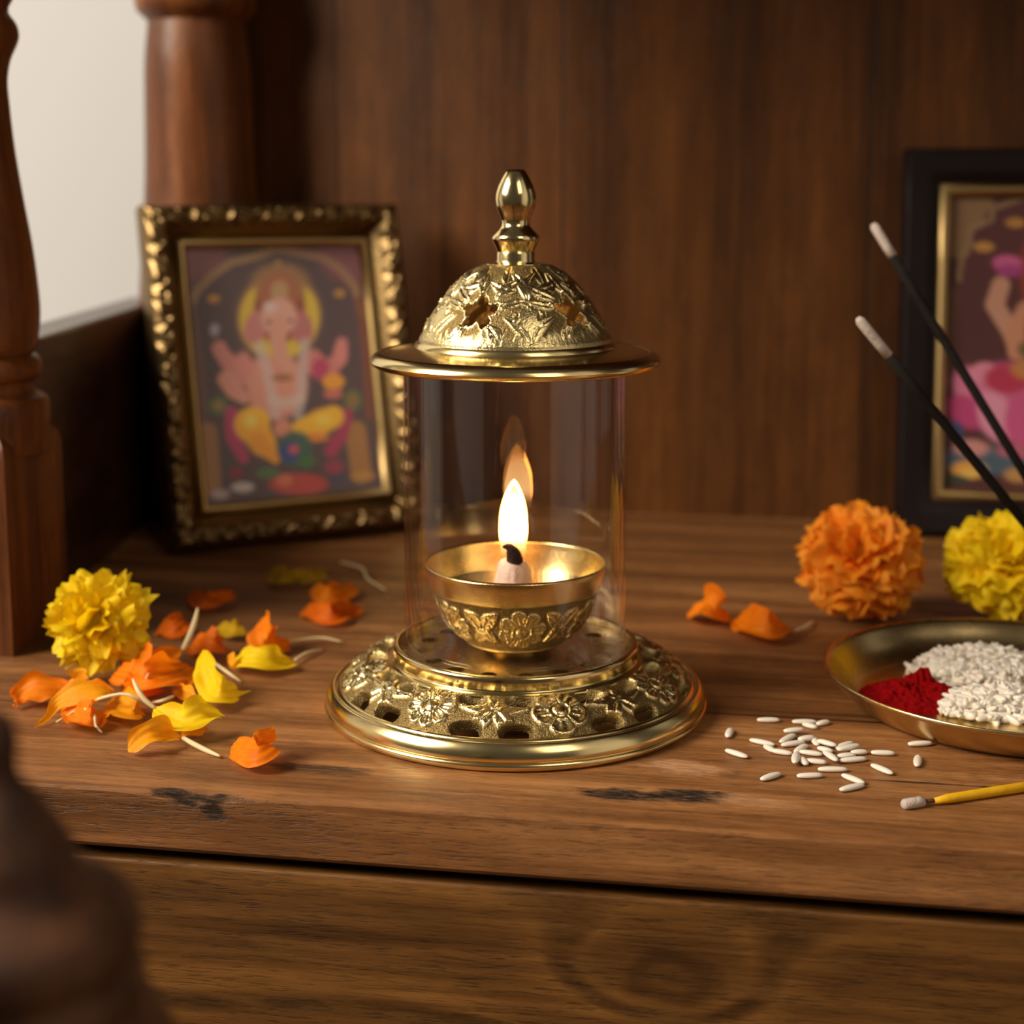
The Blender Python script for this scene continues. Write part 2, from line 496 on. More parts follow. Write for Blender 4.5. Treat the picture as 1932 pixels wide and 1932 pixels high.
# side rail and its capping
rz = 0.1215
def rail():
    i0, i1 = PU + 0.016, PU - 0.034
    w = 0.024
    V = []
    for (u, v) in ((i0 - w, PV - 0.01), (i0, PV - 0.01), (i1, V_BACK - 0.001), (i1 - w, V_BACK - 0.001)):
        V += [(u, v, 0.0), (u, v, rz)]
    F = [(0, 1, 3, 2), (2, 3, 5, 4), (4, 5, 7, 6), (6, 7, 1, 0), (1, 7, 5, 3), (0, 2, 4, 6)]
    return V, F
rl_ = fix_normals(spart('side_rail', rail(), m_rail, smooth=False, bevel=0.002))

def turned(px_prof, Yd, ax_x, n=96):
    """profile from pixels: (edge x, y) silhouettes read off at distance Yd."""
    out = []
    for ex, y in px_prof:
        d = ray(ex, y); z = d[2] * Yd / d[1] + CAMH
        r = (ex - ax_x) / FPX * (Yd * cp_ + (CAMH - z) * sp_)
        out.append((max(r, 0.001), z))
    return out
def cam_of(p):
    x = p.x * cyw + p.y * syw + LX; y = -p.x * syw + p.y * cyw + LY
    return x, y
def px_of(p):
    x, y = cam_of(p); z = p.z - CAMH
    dep = y * cp_ - z * sp_; up = y * sp_ + z * cp_
    return 966 + FPX * x / dep, PY - FPX * up / dep
fx, fy = cam_of(Vector((PU, PV, 0)))
axp = px_of(Vector((PU, PV, 0.15)))[0]
prof = turned([(60, -1150), (60, -700), (44, -400), (30, -260), (52, -180), (48, -90), (44, -30), (46, -5), (38, 8), (37, 22), (50, 42), (54, 62), (50, 80), (36, 112), (29, 150), (30, 190), (36, 280), (48, 380), (60, 470), (67, 560), (66, 610), (58, 655), (50, 668), (60, 674), (67, 690), (64, 708), (54, 716), (50, 728), (56, 740), (74, 752), (78, 770), (76, 800), (70, 850)], fy, axp)
prof = [(r, z) for r, z in prof]
fp = catmull(prof, 220)
fp = [(max(r, .004), z) for r, z in fp if z < 0.438]
# front post: turned shaft on a square block with rounded shoulders
zb = at_depth(128, 832, fy).z
blk = 0.025
def block(cx, cy, h, z1, z0=0.0, sh=0.006):
    prof = [(h, z0), (h, z1 - sh * 1.6), (h - sh * 0.15, z1 - sh * 0.8), (h - sh * 0.5, z1 - sh * 0.25), (h - sh, z1)]
    V, F = [], []
    for w, z in prof:
        V += [(cx - w, cy - w, z), (cx + w, cy - w, z), (cx + w, cy + w, z), (cx - w, cy + w, z)]
    for i in range(len(prof) - 1):
        for k in range(4):
            k2 = (k + 1) % 4
            F.append((i * 4 + k, i * 4 + k2, (i + 1) * 4 + k2, (i + 1) * 4 + k))
    F.append((3, 2, 1, 0)); n = (len(prof) - 1) * 4; F.append((n, n + 1, n + 2, n + 3))
    return V, F
post = spart('front_post', join(block(PU, PV, blk, zb + 0.006), lathe(fp[::-1], 96, cx=PU, cy=PV)), m_post)
sharp(post, 30)
# back pillar in the corner
PBV = V_BACK - 0.03
bx_, by_ = cam_of(Vector((PU, PBV, 0)))
axb = px_of(Vector((PU, PBV, 0.2)))[0]
bp = turned([(490, -580), (480, -500), (470, -420), (478, -300), (480, -80), (490, -60), (494, -30), (494, 0), (490, 22), (478, 34), (470, 42), (472, 60), (478, 120), (480, 200), (482, 300), (486, 380), (490, 420), (500, 560), (505, 700), (500, 850)], by_, axb)
bp = [(max(r * 0.98, .012), z) for r, z in catmull(bp, 140)]
bp = [q for q in bp if 0.0 < q[1] < 0.438]
bp.append((bp[-1][0], 0.0))
sharp(spart('back_pillar', lathe(bp[::-1], 96, cx=PU, cy=PBV), m_post), 35)

# ------------------------------------------------------------------ the brass lamp
lamp = thing('glass_oil_lamp', 'brass oil lamp with clear glass cylinder, pierced base and domed lid, burning', 'oil lamp', (0, 0, 0.0002), (0, 0, YAW))
lamp.scale = (1.012, 1.012, 1.0)

def revolve_relief(name, prof, nth, nt, hfun, mat, parent, extra=None):
    P = catmull(prof, nt)
    T = np.gradient(P, axis=0)
    T /= np.linalg.norm(T, axis=1)[:, None]
    N = np.c_[T[:, 1], -T[:, 0]]
    seg = np.r_[0, np.cumsum(np.linalg.norm(np.diff(P, axis=0), axis=1))]
    th = np.linspace(-PI, PI, nth, endpoint=False)
    TH, TT = np.meshgrid(th, seg, indexing='ij')
    RR = np.broadcast_to(P[:, 0], TH.shape)
    h, rel, keep = hfun(TH, TT, RR, seg[-1])
    r = P[:, 0] + N[:, 0] * h
    z = P[:, 1] + N[:, 1] * h
    V = np.stack([r * np.sin(TH), -r * np.cos(TH), z], -1).reshape(-1, 3)
    idx = np.arange(nth * nt).reshape(nth, nt)
    a = idx[:, :-1]; b = np.roll(idx, -1, 0)[:, :-1]; c = np.roll(idx, -1, 0)[:, 1:]; d = idx[:, 1:]
    kq = keep[:, :-1] & np.roll(keep, -1, 0)[:, :-1] & np.roll(keep, -1, 0)[:, 1:] & keep[:, 1:]
    F = np.stack([a, b, c, d], -1)[kq]
    V = V.tolist(); F = F.tolist(); rel = rel.reshape(-1).tolist()
    if extra:
        n = len(V)
        V += [list(p) for p in extra[0]]; F += [[i + n for i in f] for f in extra[1]]
        rel += [1.0] * len(extra[0])
    o = mesh(name, V, F, mat, parent)
    A = o.data.attributes.new('relief', 'FLOAT', 'POINT')
    A.data.foreach_set('value', rel)
    return o

def m_flower(x, y, Rr, n, rot=0.0):
    rho = np.hypot(x, y); ph = np.arctan2(y, x) + rot
    c = np.abs(np.cos(n * ph / 2))
    edge = Rr * (0.74 + 0.26 * c ** 0.55)
    ins = smooth01((edge - rho) / (Rr * 0.09))
    gap = smooth01(c / 0.22)                               # groove between petals
    inner = smooth01((edge - rho) / (Rr * 0.16) - 0.9) * smooth01((c - 0.30) / 0.25) * smooth01((rho - 0.36 * Rr) / (0.10 * Rr))
    vein = 0.16 * np.cos(n * ph * 3.0) * inner
    h = ins * (0.85 * (0.35 + 0.65 * gap) - 0.36 * inner + vein)
    ring = smooth01((0.34 * Rr - rho) / (0.05 * Rr))
    ctr = np.sqrt(np.clip(1 - (rho / (0.25 * Rr)) ** 2, 0, 1))
    h = h * (1 - ring) + ring * 0.40
    return np.maximum(h, ctr * 1.1 + 0.1 * (ctr > 0)), ins

def m_leaf(x, y, x0, y0, ang, L, Wd, bend=0.0):
    dx, dy = x - x0, y - y0
    u = (dx * math.cos(ang) + dy * math.sin(ang)) / L
    v = (-dx * math.sin(ang) + dy * math.cos(ang)) / Wd - bend * (u * (1 - u)) * 4
    w = np.where((u > 0) & (u < 1), np.sin(PI * np.clip(u, 0, 1) ** 0.8) ** 0.8, 0)
    ins = smooth01((w - np.abs(v)) / 0.22) * (w > 0)
    mid = np.exp(-(v / 0.13) ** 2)
    veins = 0.14 * np.abs(np.sin((u * 4 - np.abs(v) * 1.2) * PI))
    return ins * (0.75 - 0.5 * mid + veins * (1 - mid) + 0.2 * (1 - np.abs(v))), ins

def wrap(t): return (t + PI) % (2 * PI) - PI

def base_relief(TH, TT, RR, L):
    h = np.zeros_like(TH); rel = np.zeros_like(TH)
    hole = np.full_like(TH, 9.0)
    P45 = R(45)
    ph = np.mod(TH - R(-30) + P45 / 2, P45) - P45 / 2     # angle from the nearest flower
    which = np.round(wrap(TH - R(-30)) / P45).astype(int)
    x = ph * RR
    y = TT - L * 0.50
    def add(a, amp=1.0):
        nonlocal h, rel
        hh, ins = a
        h = np.maximum(h, hh * amp); rel = np.maximum(rel, ins)
    f1 = m_flower(x, y, 0.0094, 9); f2 = m_flower(x, y, 0.0100, 5, 0.4)
    alt = (which % 2 == 0)
    add((np.where(alt, f1[0], f2[0]), np.where(alt, f1[1], f2[1])))
    xm = (np.mod(TH - R(-30), P45) - P45 / 2) * RR        # from the middle between flowers
    for sg in (-1, 1):
        xs = xm * sg
        add(m_leaf(xs, y, -0.001, 0.0003, R(4), 0.0135, 0.0030, 0.25), 0.95)
        add(m_leaf(xs, y, 0.0, 0.0, R(62), 0.0112, 0.0031, -0.45), 0.95)
        add(m_leaf(xs, y, 0.0, 0.0, R(-60), 0.0112, 0.0031, 0.45), 0.95)
    wob = (vnoise(TH * 14 + 40, TT * 300) - 0.5) * 0.35
    for sg in (-1, 1):
        px1 = xm * sg
        for (cx, cy, ax, ay) in ((0.0082, -0.0074, 0.0040, 0.0024), (0.0078, 0.0060, 0.0038, 0.0025)):
            q = (np.abs((px1 - cx) / ax) ** 2.6 + np.abs((y - cy) / ay) ** 2.6) ** (1 / 2.6)
            hole = np.minimum(hole, q + wob)
    lo = smooth01((1.75 - hole) / 0.7)
    H = (0.0005 + h * 0.0012) * (1 - lo) - 0.0034 * smooth01((1.45 - hole) / 0.5)
    H = H + 0.00018 * (vnoise(TH * 120 + 50, TT * 2500) - 0.5)
    edge = smooth01(np.minimum(TT, L - TT) / 0.0010)
    return H * edge, np.clip(rel * (1 - 0.9 * lo), 0, 1), hole > 0.98

# base: moulded foot rim, with pierced band, collar and floor plate as its pieces
rim_prof = [(0.0600, 0.0), (0.0676, 0.0), (0.0683, 0.0006), (0.0686, 0.0017), (0.0682, 0.0026), (0.0676, 0.0029), (0.0680, 0.0033), (0.0680, 0.0046), (0.0674, 0.0064), (0.0664, 0.0079), (0.0655, 0.0087),
            (0.0645, 0.0086), (0.0640, 0.0083), (0.0634, 0.0090), (0.0626, 0.0093), (0.0615, 0.0088)]
rp = np.vstack([rim_prof[:1], catmull(rim_prof[1:], 60)])
base = fix_normals(mesh('base', *lathe(rp.tolist(), 256, closed=True), m_brass, lamp)); sharp(base, 50)
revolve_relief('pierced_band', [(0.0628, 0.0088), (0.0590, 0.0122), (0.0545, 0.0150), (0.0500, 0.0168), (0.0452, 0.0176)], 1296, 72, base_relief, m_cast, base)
col_prof = [(0.0445, 0.0160), (0.0461, 0.0168), (0.0460, 0.0176), (0.0450, 0.0180), (0.0441, 0.0183), (0.0439, 0.0190), (0.0439, 0.0205), (0.0439, 0.0222), (0.0436, 0.0231), (0.0429, 0.0235), (0.0418, 0.0235), (0.0410, 0.0229), (0.0408, 0.0200), (0.0430, 0.0160)]
fix_normals(mesh('collar', *lathe(catmull(col_prof, 64).tolist(), 256, closed=True), m_brass_fine, base))
def plate_holes():
    nr, nt = 70, 720
    rr = np.linspace(0.0, 0.0408, nr); th = np.linspace(0, 2 * PI, nt, endpoint=False)
    V = [(r * math.sin(t), -r * math.cos(t), 0.0204) for t in th for r in rr]
    TH, RR = np.meshgrid(th, rr, indexing='ij')
    d = np.full(TH.shape, 9.0)
    for k in range(16):
        a = R(22.5 * k + 6)
        d = np.minimum(d, np.hypot(RR * np.sin(TH) - 0.0325 * math.sin(a), RR * np.cos(TH) - 0.0325 * math.cos(a)))
    F = []
    ok = d > 0.0027
    for i in range(nt):
        j = (i + 1) % nt
        for k in range(nr - 1):
            if ok[i, k] and ok[j, k] and ok[i, k + 1] and ok[j, k + 1]:
                F.append((i * nr + k, j * nr + k, j * nr + k + 1, i * nr + k + 1))
    return V, F
m_floorplate = brass('mirror_brass', (0.80, 0.68, 0.46), 0.27)
fix_normals(mesh('floor_plate', *plate_holes(), m_floorplate, base))

# glass cylinder, open at both ends
gz0, gz1, go, gi = 0.0206, 0.1243, 0.0394, 0.0380
gp = [(gi, gz0), (go - 0.0004, gz0), (go, gz0 + 0.0004), (go, gz1 - 0.0004), (go - 0.0004, gz1), (gi, gz1)]
sharp(fix_normals(mesh('glass_cylinder', *lathe(gp, 192, closed=True), m_glass, lamp)), 25)

# lid
brim_prof = [(0.0300, 0.1244), (0.0370, 0.1246), (0.0450, 0.1246), (0.0475, 0.1240), (0.0490, 0.1239), (0.0502, 0.1246), (0.0508, 0.1258), (0.0505, 0.1268), (0.0494, 0.1280), (0.0478, 0.1289), (0.0470, 0.1290), (0.0464, 0.1286),
             (0.0440, 0.1292), (0.0380, 0.1302), (0.0352, 0.1307), (0.0349, 0.1318), (0.0340, 0.1326), (0.0300, 0.1326)]
lid = fix_normals(mesh('lid', *lathe(brim_prof, 256, closed=True), m_brass, lamp)); sharp(lid, 40)

def dome_relief(TH, TT, RR, L):
    h = np.zeros_like(TH); rel = np.zeros_like(TH)
    P72 = R(72)
    off = R(-27)
    ph = np.mod(TH - off + P72 / 2, P72) - P72 / 2
    pm = np.mod(TH - off, P72) - P72 / 2
    x = ph * RR; xm = pm * RR
    def add(a, amp=1.0):
        nonlocal h, rel
        h = np.maximum(h, a[0] * amp); rel = np.maximum(rel, a[1])
    hy = L * 0.37
    # ragged leaf-shaped opening
    y = TT - hy
    rho = np.hypot(x, y * 1.05); an = np.arctan2(y, x)
    star = 0.0053 * (1 + 0.30 * np.cos(5 * an - PI / 2) + 0.09 * np.cos(11 * an + 0.6)) + (vnoise(TH * 40 + 60, TT * 900) - 0.5) * 0.0014
    hole = rho - star
    # leaves round each opening
    for k, (a, l, w) in enumerate([(95, 0.011, 0.0030), (50, 0.012, 0.0032), (140, 0.012, 0.0032), (15, 0.010, 0.0026), (165, 0.010, 0.0026), (-50, 0.010, 0.003), (230, 0.010, 0.003)]):
        ca, sa = math.cos(R(a)), math.sin(R(a))
        add(m_leaf(x, TT, ca * 0.0066, hy + sa * 0.0066, R(a), l, w * 0.8, 0.2))
    # scrolls and a smooth boss between openings
    for sg in (-1, 1):
        xs = xm * sg
        add(m_leaf(xs, TT, 0.0005, L * 0.50, R(70), 0.014, 0.0024, 0.8))
        add(m_leaf(xs, TT, 0.003, L * 0.60, R(25), 0.010, 0.0030, -0.5))
        add(m_leaf(xs, TT, 0.0, L * 0.05, R(48), 0.014, 0.0028, 0.7), 0.8)
    boss = smooth01((0.0046 - np.hypot(xm * 0.9, (TT - L * 0.30) * 0.85) + (vnoise(TH * 40 + 50, TT * 900) - .5) * 0.004) / 0.0012)
    h = np.maximum(h, boss * 0.8); rel = np.maximum(rel, boss)
    p36 = np.mod(TH - off, R(36)) - R(18)
    add(m_leaf(p36 * RR, TT, 0, L * 0.66, R(88), 0.011, 0.0024), 0.7)
    wor = (vnoise(TH * 45 + 50, TT * 700) - 0.5) * 0.8 + (vnoise(TH * 110 + 50, TT * 1800) - 0.5) * 0.45
    low = smooth01((L * 0.16 - TT + (vnoise(TH * 25 + 50, TT * 300) - .5) * 0.004) / (L * 0.06))
    rel = np.maximum(rel, low * 0.9); h = h * (1 - low) + low * (0.55 + 0.10 * wor)
    near = smooth01((0.0005 - hole) / 0.0007)
    rimh = np.exp(-((hole - 0.0010) / 0.0006) ** 2)
    H = (h + 0.06 * wor + 0.6 * rimh) * 0.00085 - near * 0.0009
    edge = smooth01(np.minimum(TT, L - TT) / 0.0015)
    return H * edge, np.clip(rel + rimh, 0, 1), hole > -0.0002
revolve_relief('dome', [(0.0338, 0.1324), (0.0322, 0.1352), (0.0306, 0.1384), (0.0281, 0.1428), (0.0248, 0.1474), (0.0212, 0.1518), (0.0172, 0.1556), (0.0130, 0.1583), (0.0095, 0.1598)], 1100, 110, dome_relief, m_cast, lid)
fin = [(0.0105, 0.1590), (0.0104, 0.1597), (0.0068, 0.1604), (0.0066, 0.1612), (0.0066, 0.1634), (0.0064, 0.1640), (0.0070, 0.1655), (0.0080, 0.1678), (0.0083, 0.1686), (0.0083, 0.1693), (0.0078, 0.1702), (0.0060, 0.1722), (0.0050, 0.1734), (0.0048, 0.1745), (0.0050, 0.1758),
       (0.0058, 0.1778), (0.0067, 0.1802), (0.0071, 0.1828), (0.0069, 0.1853), (0.0061, 0.1880), (0.0049, 0.1906), (0.0037, 0.1927), (0.0030, 0.1936), (0.0026, 0.1938), (0.0013, 0.1938), (0.0010, 0.1928), (0.0, 0.1926)]
fin = [(r, 0.1590 + (z - 0.1590) * 0.955) for r, z in fin]
sharp(fix_normals(mesh('finial', *lathe(fin, 128), m_brass_fine, lid)), 38)

# oil bowl
def bowl_relief(TH, TT, RR, L):
    h = np.zeros_like(TH); rel = np.zeros_like(TH)
    P60 = R(60)
    off = R(5)
    ph = np.mod(TH - off + P60 / 2, P60) - P60 / 2
    pm = np.mod(TH - off, P60) - P60 / 2
    x = ph * 0.0285; xm = pm * 0.0285
    tc = L * 0.46
    def add(a, amp=1.0):
        nonlocal h, rel
        h = np.maximum(h, a[0] * amp); rel = np.maximum(rel, a[1])
    add(m_flower(x, TT - tc, 0.0098, 8, 0.2))
    for sg in (-1, 1):
        add(m_leaf(xm * sg, TT, 0.0008, tc - 0.001, R(55), 0.0085, 0.0028, 0.4))
        add(m_leaf(xm * sg, TT, 0.0008, tc - 0.001, R(-50), 0.0095, 0.0032, -0.3))
    add(m_leaf(xm, TT, -0.004, tc, 0.0, 0.008, 0.0018))
    bnd = smooth01((TT - L * 0.20) / 0.0010) * smooth01((L * 0.76 - TT) / 0.0010)
    H = (h * 0.0007 - 0.0005 + (vnoise(TH * 90 + 50, TT * 2600) - 0.5) * 0.0003) * bnd
    return H, np.clip(rel * bnd + (1 - bnd), 0, 1), np.ones_like(TH, bool)
bz = 0.0006
b_out = [(0.0080, 0.0212), (0.0120, 0.0216), (0.0173, 0.0236), (0.0214, 0.0270), (0.0260, 0.0327), (0.0297, 0.0416), (0.0318, 0.0495), (0.0322, 0.0522)]
b_in = [(0.0323, 0.0521), (0.0323, 0.0526), (0.0317, 0.0526), (0.0311, 0.0495), (0.0290, 0.0418), (0.0252, 0.0335), (0.0204, 0.0280), (0.0150, 0.0246), (0.0080, 0.0226), (0.0001, 0.0222)]
foot = [(0.0001, 0.0205), (0.0100, 0.0205), (0.0100, 0.0209), (0.0082, 0.0213), (0.0078, 0.0216)]
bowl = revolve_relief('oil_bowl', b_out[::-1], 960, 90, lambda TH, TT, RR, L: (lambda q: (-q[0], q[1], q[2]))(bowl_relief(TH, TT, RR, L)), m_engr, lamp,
                      extra=join(lathe(catmull(b_in, 60).tolist(), 192, cap=False), lathe(foot, 96)))
m_oil = NT('golden_oil')
m_oil.set(Base_Color=(0.27, 0.15, 0.05), Roughness=0.05, Specular_IOR_Level=0.5)
m_oil = m_oil.m
mesh('oil', *lathe([(0.0001, 0.0420), (0.012, 0.0420), (0.0275, 0.0421), (0.0291, 0.0424)], 128), m_oil, bowl)
# cotton wick: pale mound, charred bent tip
m_cotton = plain('oily_cotton', (0.80, 0.62, 0.50), 0.5, 700, 0.15, 0.6, 0.0008, 0.3, 0.0, 0.4)
m_char = plain('charred_wick', (0.035, 0.014, 0.008), 0.85, 900, 0.7, 1.0, 0.0012)
def lumpy(VF, amp, f, seed):
    V, F = VF
    out = []
    for x, y, z in V:
        k = 1 + amp * (vnoise(math.atan2(x, y) * f + seed + 30, z * 900 + seed) - 0.5)
        out.append((x * k, y * k, z))
    return out, F
wx = -0.0008
wick = mesh('wick', *lumpy(lathe([(0.0084, 0.0410), (0.0078, 0.0424), (0.0069, 0.0440), (0.0063, 0.0465), (0.0060, 0.0490), (0.0055, 0.0512), (0.0044, 0.0529), (0.0030, 0.0536), (0.0001, 0.0538)], 64), 0.25, 2.2, 3), m_cotton, bowl, loc=(wx, 0, 0))
cw = tube([(0.0006, -0.0012, 0.0522), (0.0005, -0.0022, 0.0540), (0.0002, -0.0036, 0.0558), (-0.0003, -0.0046, 0.0576), (-0.0012, -0.0051, 0.0589), (-0.0024, -0.0054, 0.0594), (-0.0038, -0.0056, 0.0591)], [0.0031, 0.0029, 0.0026, 0.0022, 0.0016, 0.0010, 0.0004], 16)
ct = mesh('charred_tip', [(x + 0.0004 * (vnoise(x * 2500, z * 2500) - .5), y, z + 0.0004 * (vnoise(x * 1500 + 9, z * 1500) - .5)) for x, y, z in cw[0]], cw[1], m_char, bowl, loc=(wx, 0, 0))
# the flame: hot core with a soft outer sheath
def flame_mats():
    M = NT('flame_core'); M.t.nodes.remove(M.b)
    tc = M.n('ShaderNodeTexCoord'); sp = M.n('ShaderNodeSeparateXYZ'); M.l(tc.outputs['Object'], sp.inputs[0])
    u = M.math('DIVIDE', M.math('SUBTRACT', sp.outputs[2], 0.0520), 0.0285)
    c = M.ramp(u, [(0.0, (1.0, 0.30, 0.06)), (0.25, (1.0, 0.42, 0.12)), (0.45, (1.0, 0.52, 0.19)), (0.80, (1.0, 0.46, 0.14)), (1.0, (1.0, 0.32, 0.05))])
    st = M.ramp(u, [(0.0, 0.05), (0.25, 0.2), (0.42, 1.0), (0.85, 0.75), (1.0, 0.3)])
    em = M.n('ShaderNodeEmission'); M.l(c, em.inputs[0]); M.l(M.math('MULTIPLY', st, 16.0), em.inputs[1])
    tr = M.n('ShaderNodeBsdfTransparent'); mx = M.n('ShaderNodeMixShader')
    M.l(M.ramp(u, [(0.0, 0.0), (0.08, 0.20), (0.24, 0.80), (0.38, 1.0)]), mx.inputs[0]); M.l(tr.outputs[0], mx.inputs[1]); M.l(em.outputs[0], mx.inputs[2])
    M.l(mx.outputs[0], M.out.inputs[0])
    N = NT('flame_sheath'); N.t.nodes.remove(N.b)
    vo = N.n('ShaderNodeEmission'); vo.inputs[0].default_value = (1.0, 0.33, 0.05, 1); vo.inputs[1].default_value = 130.0
    N.l(vo.outputs[0], N.out.inputs['Volume'])
    tr = N.n('ShaderNodeBsdfTransparent'); N.l(tr.outputs[0], N.out.inputs[0])
    return M.m, N.m
m_core, m_sheath = flame_mats()
def flame_shape(k, z0, z1, lean=0.0):
    prof = [(0.0, 0.0), (0.62, 0.01), (0.88, 0.07), (0.99, 0.20), (1.0, 0.33), (0.92, 0.55), (0.72, 0.72), (0.46, 0.86), (0.20, 0.96), (0.0, 1.0)]
    V, F = lathe([(max(r, 0.0001), z) for r, z in catmull(prof, 40)], 48)
    return [(x * k + lean * z * z, y * k, z0 + z * (z1 - z0)) for x, y, z in V], F
fl = mesh('flame', *flame_shape(0.0046, 0.0520, 0.0805, 0.0003), m_core, bowl, loc=(wx, 0.0008, 0))
mesh('flame_glow', *flame_shape(0.0051, 0.0575, 0.0825, 0.0003), m_sheath, bowl, loc=(wx, 0.0008, 0))

# ------------------------------------------------------------------ framed prints
class Canvas:
    """a print painted in the pixel space of a quadrilateral; colours go to a colour attribute"""
    def __init__(self, corners, nx, ny):
        TL, TR, BR_, BL = [np.array(c, float) for c in corners]
        U, V = np.meshgrid(np.linspace(0, 1, nx), np.linspace(0, 1, ny), indexing='xy')
        self.u, self.v = U, V
        P = (TL[None, None] * ((1 - U) * (1 - V))[..., None] + TR[None, None] * (U * (1 - V))[..., None]
             + BR_[None, None] * (U * V)[..., None] + BL[None, None] * ((1 - U) * V)[..., None])
        self.x, self.y = P[..., 0], P[..., 1]
        self.c = np.zeros(U.shape + (3,))
    def lay(self, a, col):
        a = np.clip(a, 0, 1)[..., None]
        self.c = self.c * (1 - a) + np.array(srgb(*col)) * a
    def fill(self, col): self.lay(np.ones_like(self.u), col)
    def ell(self, cx, cy, rx, ry, col, rot=0, soft=0.12, al=1.0):
        r = R(rot); dx, dy = self.x - cx, self.y - cy
        a = (dx * math.cos(r) + dy * math.sin(r)) / rx; b = (-dx * math.sin(r) + dy * math.cos(r)) / ry
        self.lay(al * smooth01((1 - np.hypot(a, b)) / soft), col)
    def line(self, pts, w, col, al=1.0, soft=0.35):
        best = np.full(self.u.shape, 9.0)
        ws = w if hasattr(w, '__len__') else [w] * len(pts)
        for (x0, y0), (x1, y1), w0, w1 in zip(pts, pts[1:], ws, ws[1:]):
            dx, dy = x1 - x0, y1 - y0
            t = np.clip(((self.x - x0) * dx + (self.y - y0) * dy) / (dx * dx + dy * dy + 1e-9), 0, 1)
            best = np.minimum(best, np.hypot(self.x - x0 - t * dx, self.y - y0 - t * dy) / (w0 + t * (w1 - w0)))
        self.lay(al * smooth01((1 - best) / soft), col)

def print_mat(name):
    M = NT(name)
    a = M.n('ShaderNodeAttribute', attribute_name='ink')
    M.set(Base_Color=a.outputs['Color'], Roughness=0.45, Specular_IOR_Level=0.4, Coat_Weight=0.5, Coat_Roughness=0.06)
    return M.m
m_print = print_mat('print_paper')

def add_print(cv, x0, x1, z0, z1, y, parent, gain=1.25):
    ny, nx = cv.u.shape
    V = np.stack([x0 + cv.u * (x1 - x0), np.full_like(cv.u, y), z1 - cv.v * (z1 - z0)], -1).reshape(-1, 3)
    idx = np.arange(nx * ny).reshape(ny, nx)
    F = np.stack([idx[:-1, :-1], idx[1:, :-1], idx[1:, 1:], idx[:-1, 1:]], -1).reshape(-1, 4)
    o = mesh('print', V.tolist(), F.tolist(), m_print, parent)
    A = o.data.color_attributes.new('ink', 'FLOAT_COLOR', 'POINT')
    A.data.foreach_set('color', np.concatenate([np.clip(cv.c.reshape(-1, 3) * gain + 0.018, 0, 1), np.ones((nx * ny, 1))], 1).astype(np.float32).ravel())  # ink carries a brightness gain plus a lift for haze of reflecting glass
    return o

def moulding(name, W_, H_, wd, prof, relief, mat, parent, inset=0.0, n=220, m=26, zoff=0.0):
    """mitred frame; prof(o) -> height towards the viewer at the offset o (0 outer, 1 inner)"""
    V, F = [], []
    os_ = np.linspace(0, 1, m)
    rect = lambda o: (inset + o * wd, W_ - inset - o * wd, inset + o * wd, H_ - inset - o * wd)
    per = []
    for side in range(4):
        for i in range(n): per.append((side, i / n))
    for side, t in per:
        for o in os_:
            x0, x1, z0, z1 = rect(o)
            L_ = (W_, H_, W_, H_)[side]
            p = t * L_
            if side == 0: q = (x0 + t * (x1 - x0), z0)
            elif side == 1: q = (x1, z0 + t * (z1 - z0))
            elif side == 2: q = (x1 - t * (x1 - x0), z1)
            else: q = (x0, z1 - t * (z1 - z0))
            e = min(t, 1 - t)
            h = prof(o) + relief(p + side * 0.37, o)
            V.append((q[0], zoff - h, q[1]))
    k = len(per)
    for i in range(k):
        j = (i + 1) % k
        for a in range(m - 1):
            F.append((i * m + a, j * m + a, j * m + a + 1, i * m + a + 1))
    # outer and inner returns down to the back
    for a in (0, m - 1):
        n0 = len(V)
        for i in range(k):
            v = V[i * m + a]; V.append((v[0], zoff, v[2]))
        for i in range(k):
            j = (i + 1) % k
            F.append((i * m + a, n0 + i, n0 + j, j * m + a) if a == 0 else (i * m + a, j * m + a, n0 + j, n0 + i))
    return mesh(name, V, F, mat, parent)

# left print: a seated elephant-headed deity under an arch
c1 = Canvas([(322, 300), (1225, 262), (1425, 1588), (478, 1668)], 150, 215)
c1.fill((82, 63, 66))
c1.ell(330, 300, 270, 230, (128, 80, 84), soft=0.4); c1.ell(1225, 290, 280, 230, (128, 76, 84), soft=0.4)
c1.line([(350, 640), (400, 520), (470, 440), (560, 370), (700, 330), (790, 290)], 26, (150, 118, 84)); c1.line([(790, 290), (900, 310), (1030, 330), (1140, 400), (1220, 500), (1260, 640)], 26, (150, 112, 84))
c1.line([(360, 600), (420, 900), (450, 1200)], 30, (110, 78, 70), 0.7); c1.line([(1240, 560), (1300, 900), (1330, 1200)], 26, (120, 66, 50), 0.9)
c1.ell(480, 568, 42, 32, (190, 135, 60), soft=0.6); c1.ell(1135, 528, 42, 32, (180, 130, 60), soft=0.6)
c1.ell(820, 660, 250, 270, (150, 110, 72), soft=0.25); c1.ell(822, 665, 222, 240, (206, 176, 60), soft=0.12)
c1.ell(820, 620, 150, 210, (140, 70, 55), soft=0.2); c1.line([(800, 360), (805, 430)], [14, 60], (170, 125, 75))
c1.ell(818, 470, 190, 130, (150, 112, 74), soft=0.5); c1.ell(812, 530, 128, 125, (160, 96, 66), soft=0.3); c1.ell(815, 520, 58, 75, (176, 140, 100), soft=0.4)
c1.line([(720, 960), (640, 980), (560, 900), (510, 830)], [90, 70, 52, 40], (196, 128, 120)); c1.line([(1000, 900), (1090, 960), (1150, 880), (1160, 800)], [80, 60, 48, 40], (196, 120, 116))
c1.line([(560, 1000), (600, 1060), (650, 1100)], [58, 52, 36], (206, 142, 128)); c1.ell(520, 840, 44, 60, (200, 130, 124), soft=0.4)
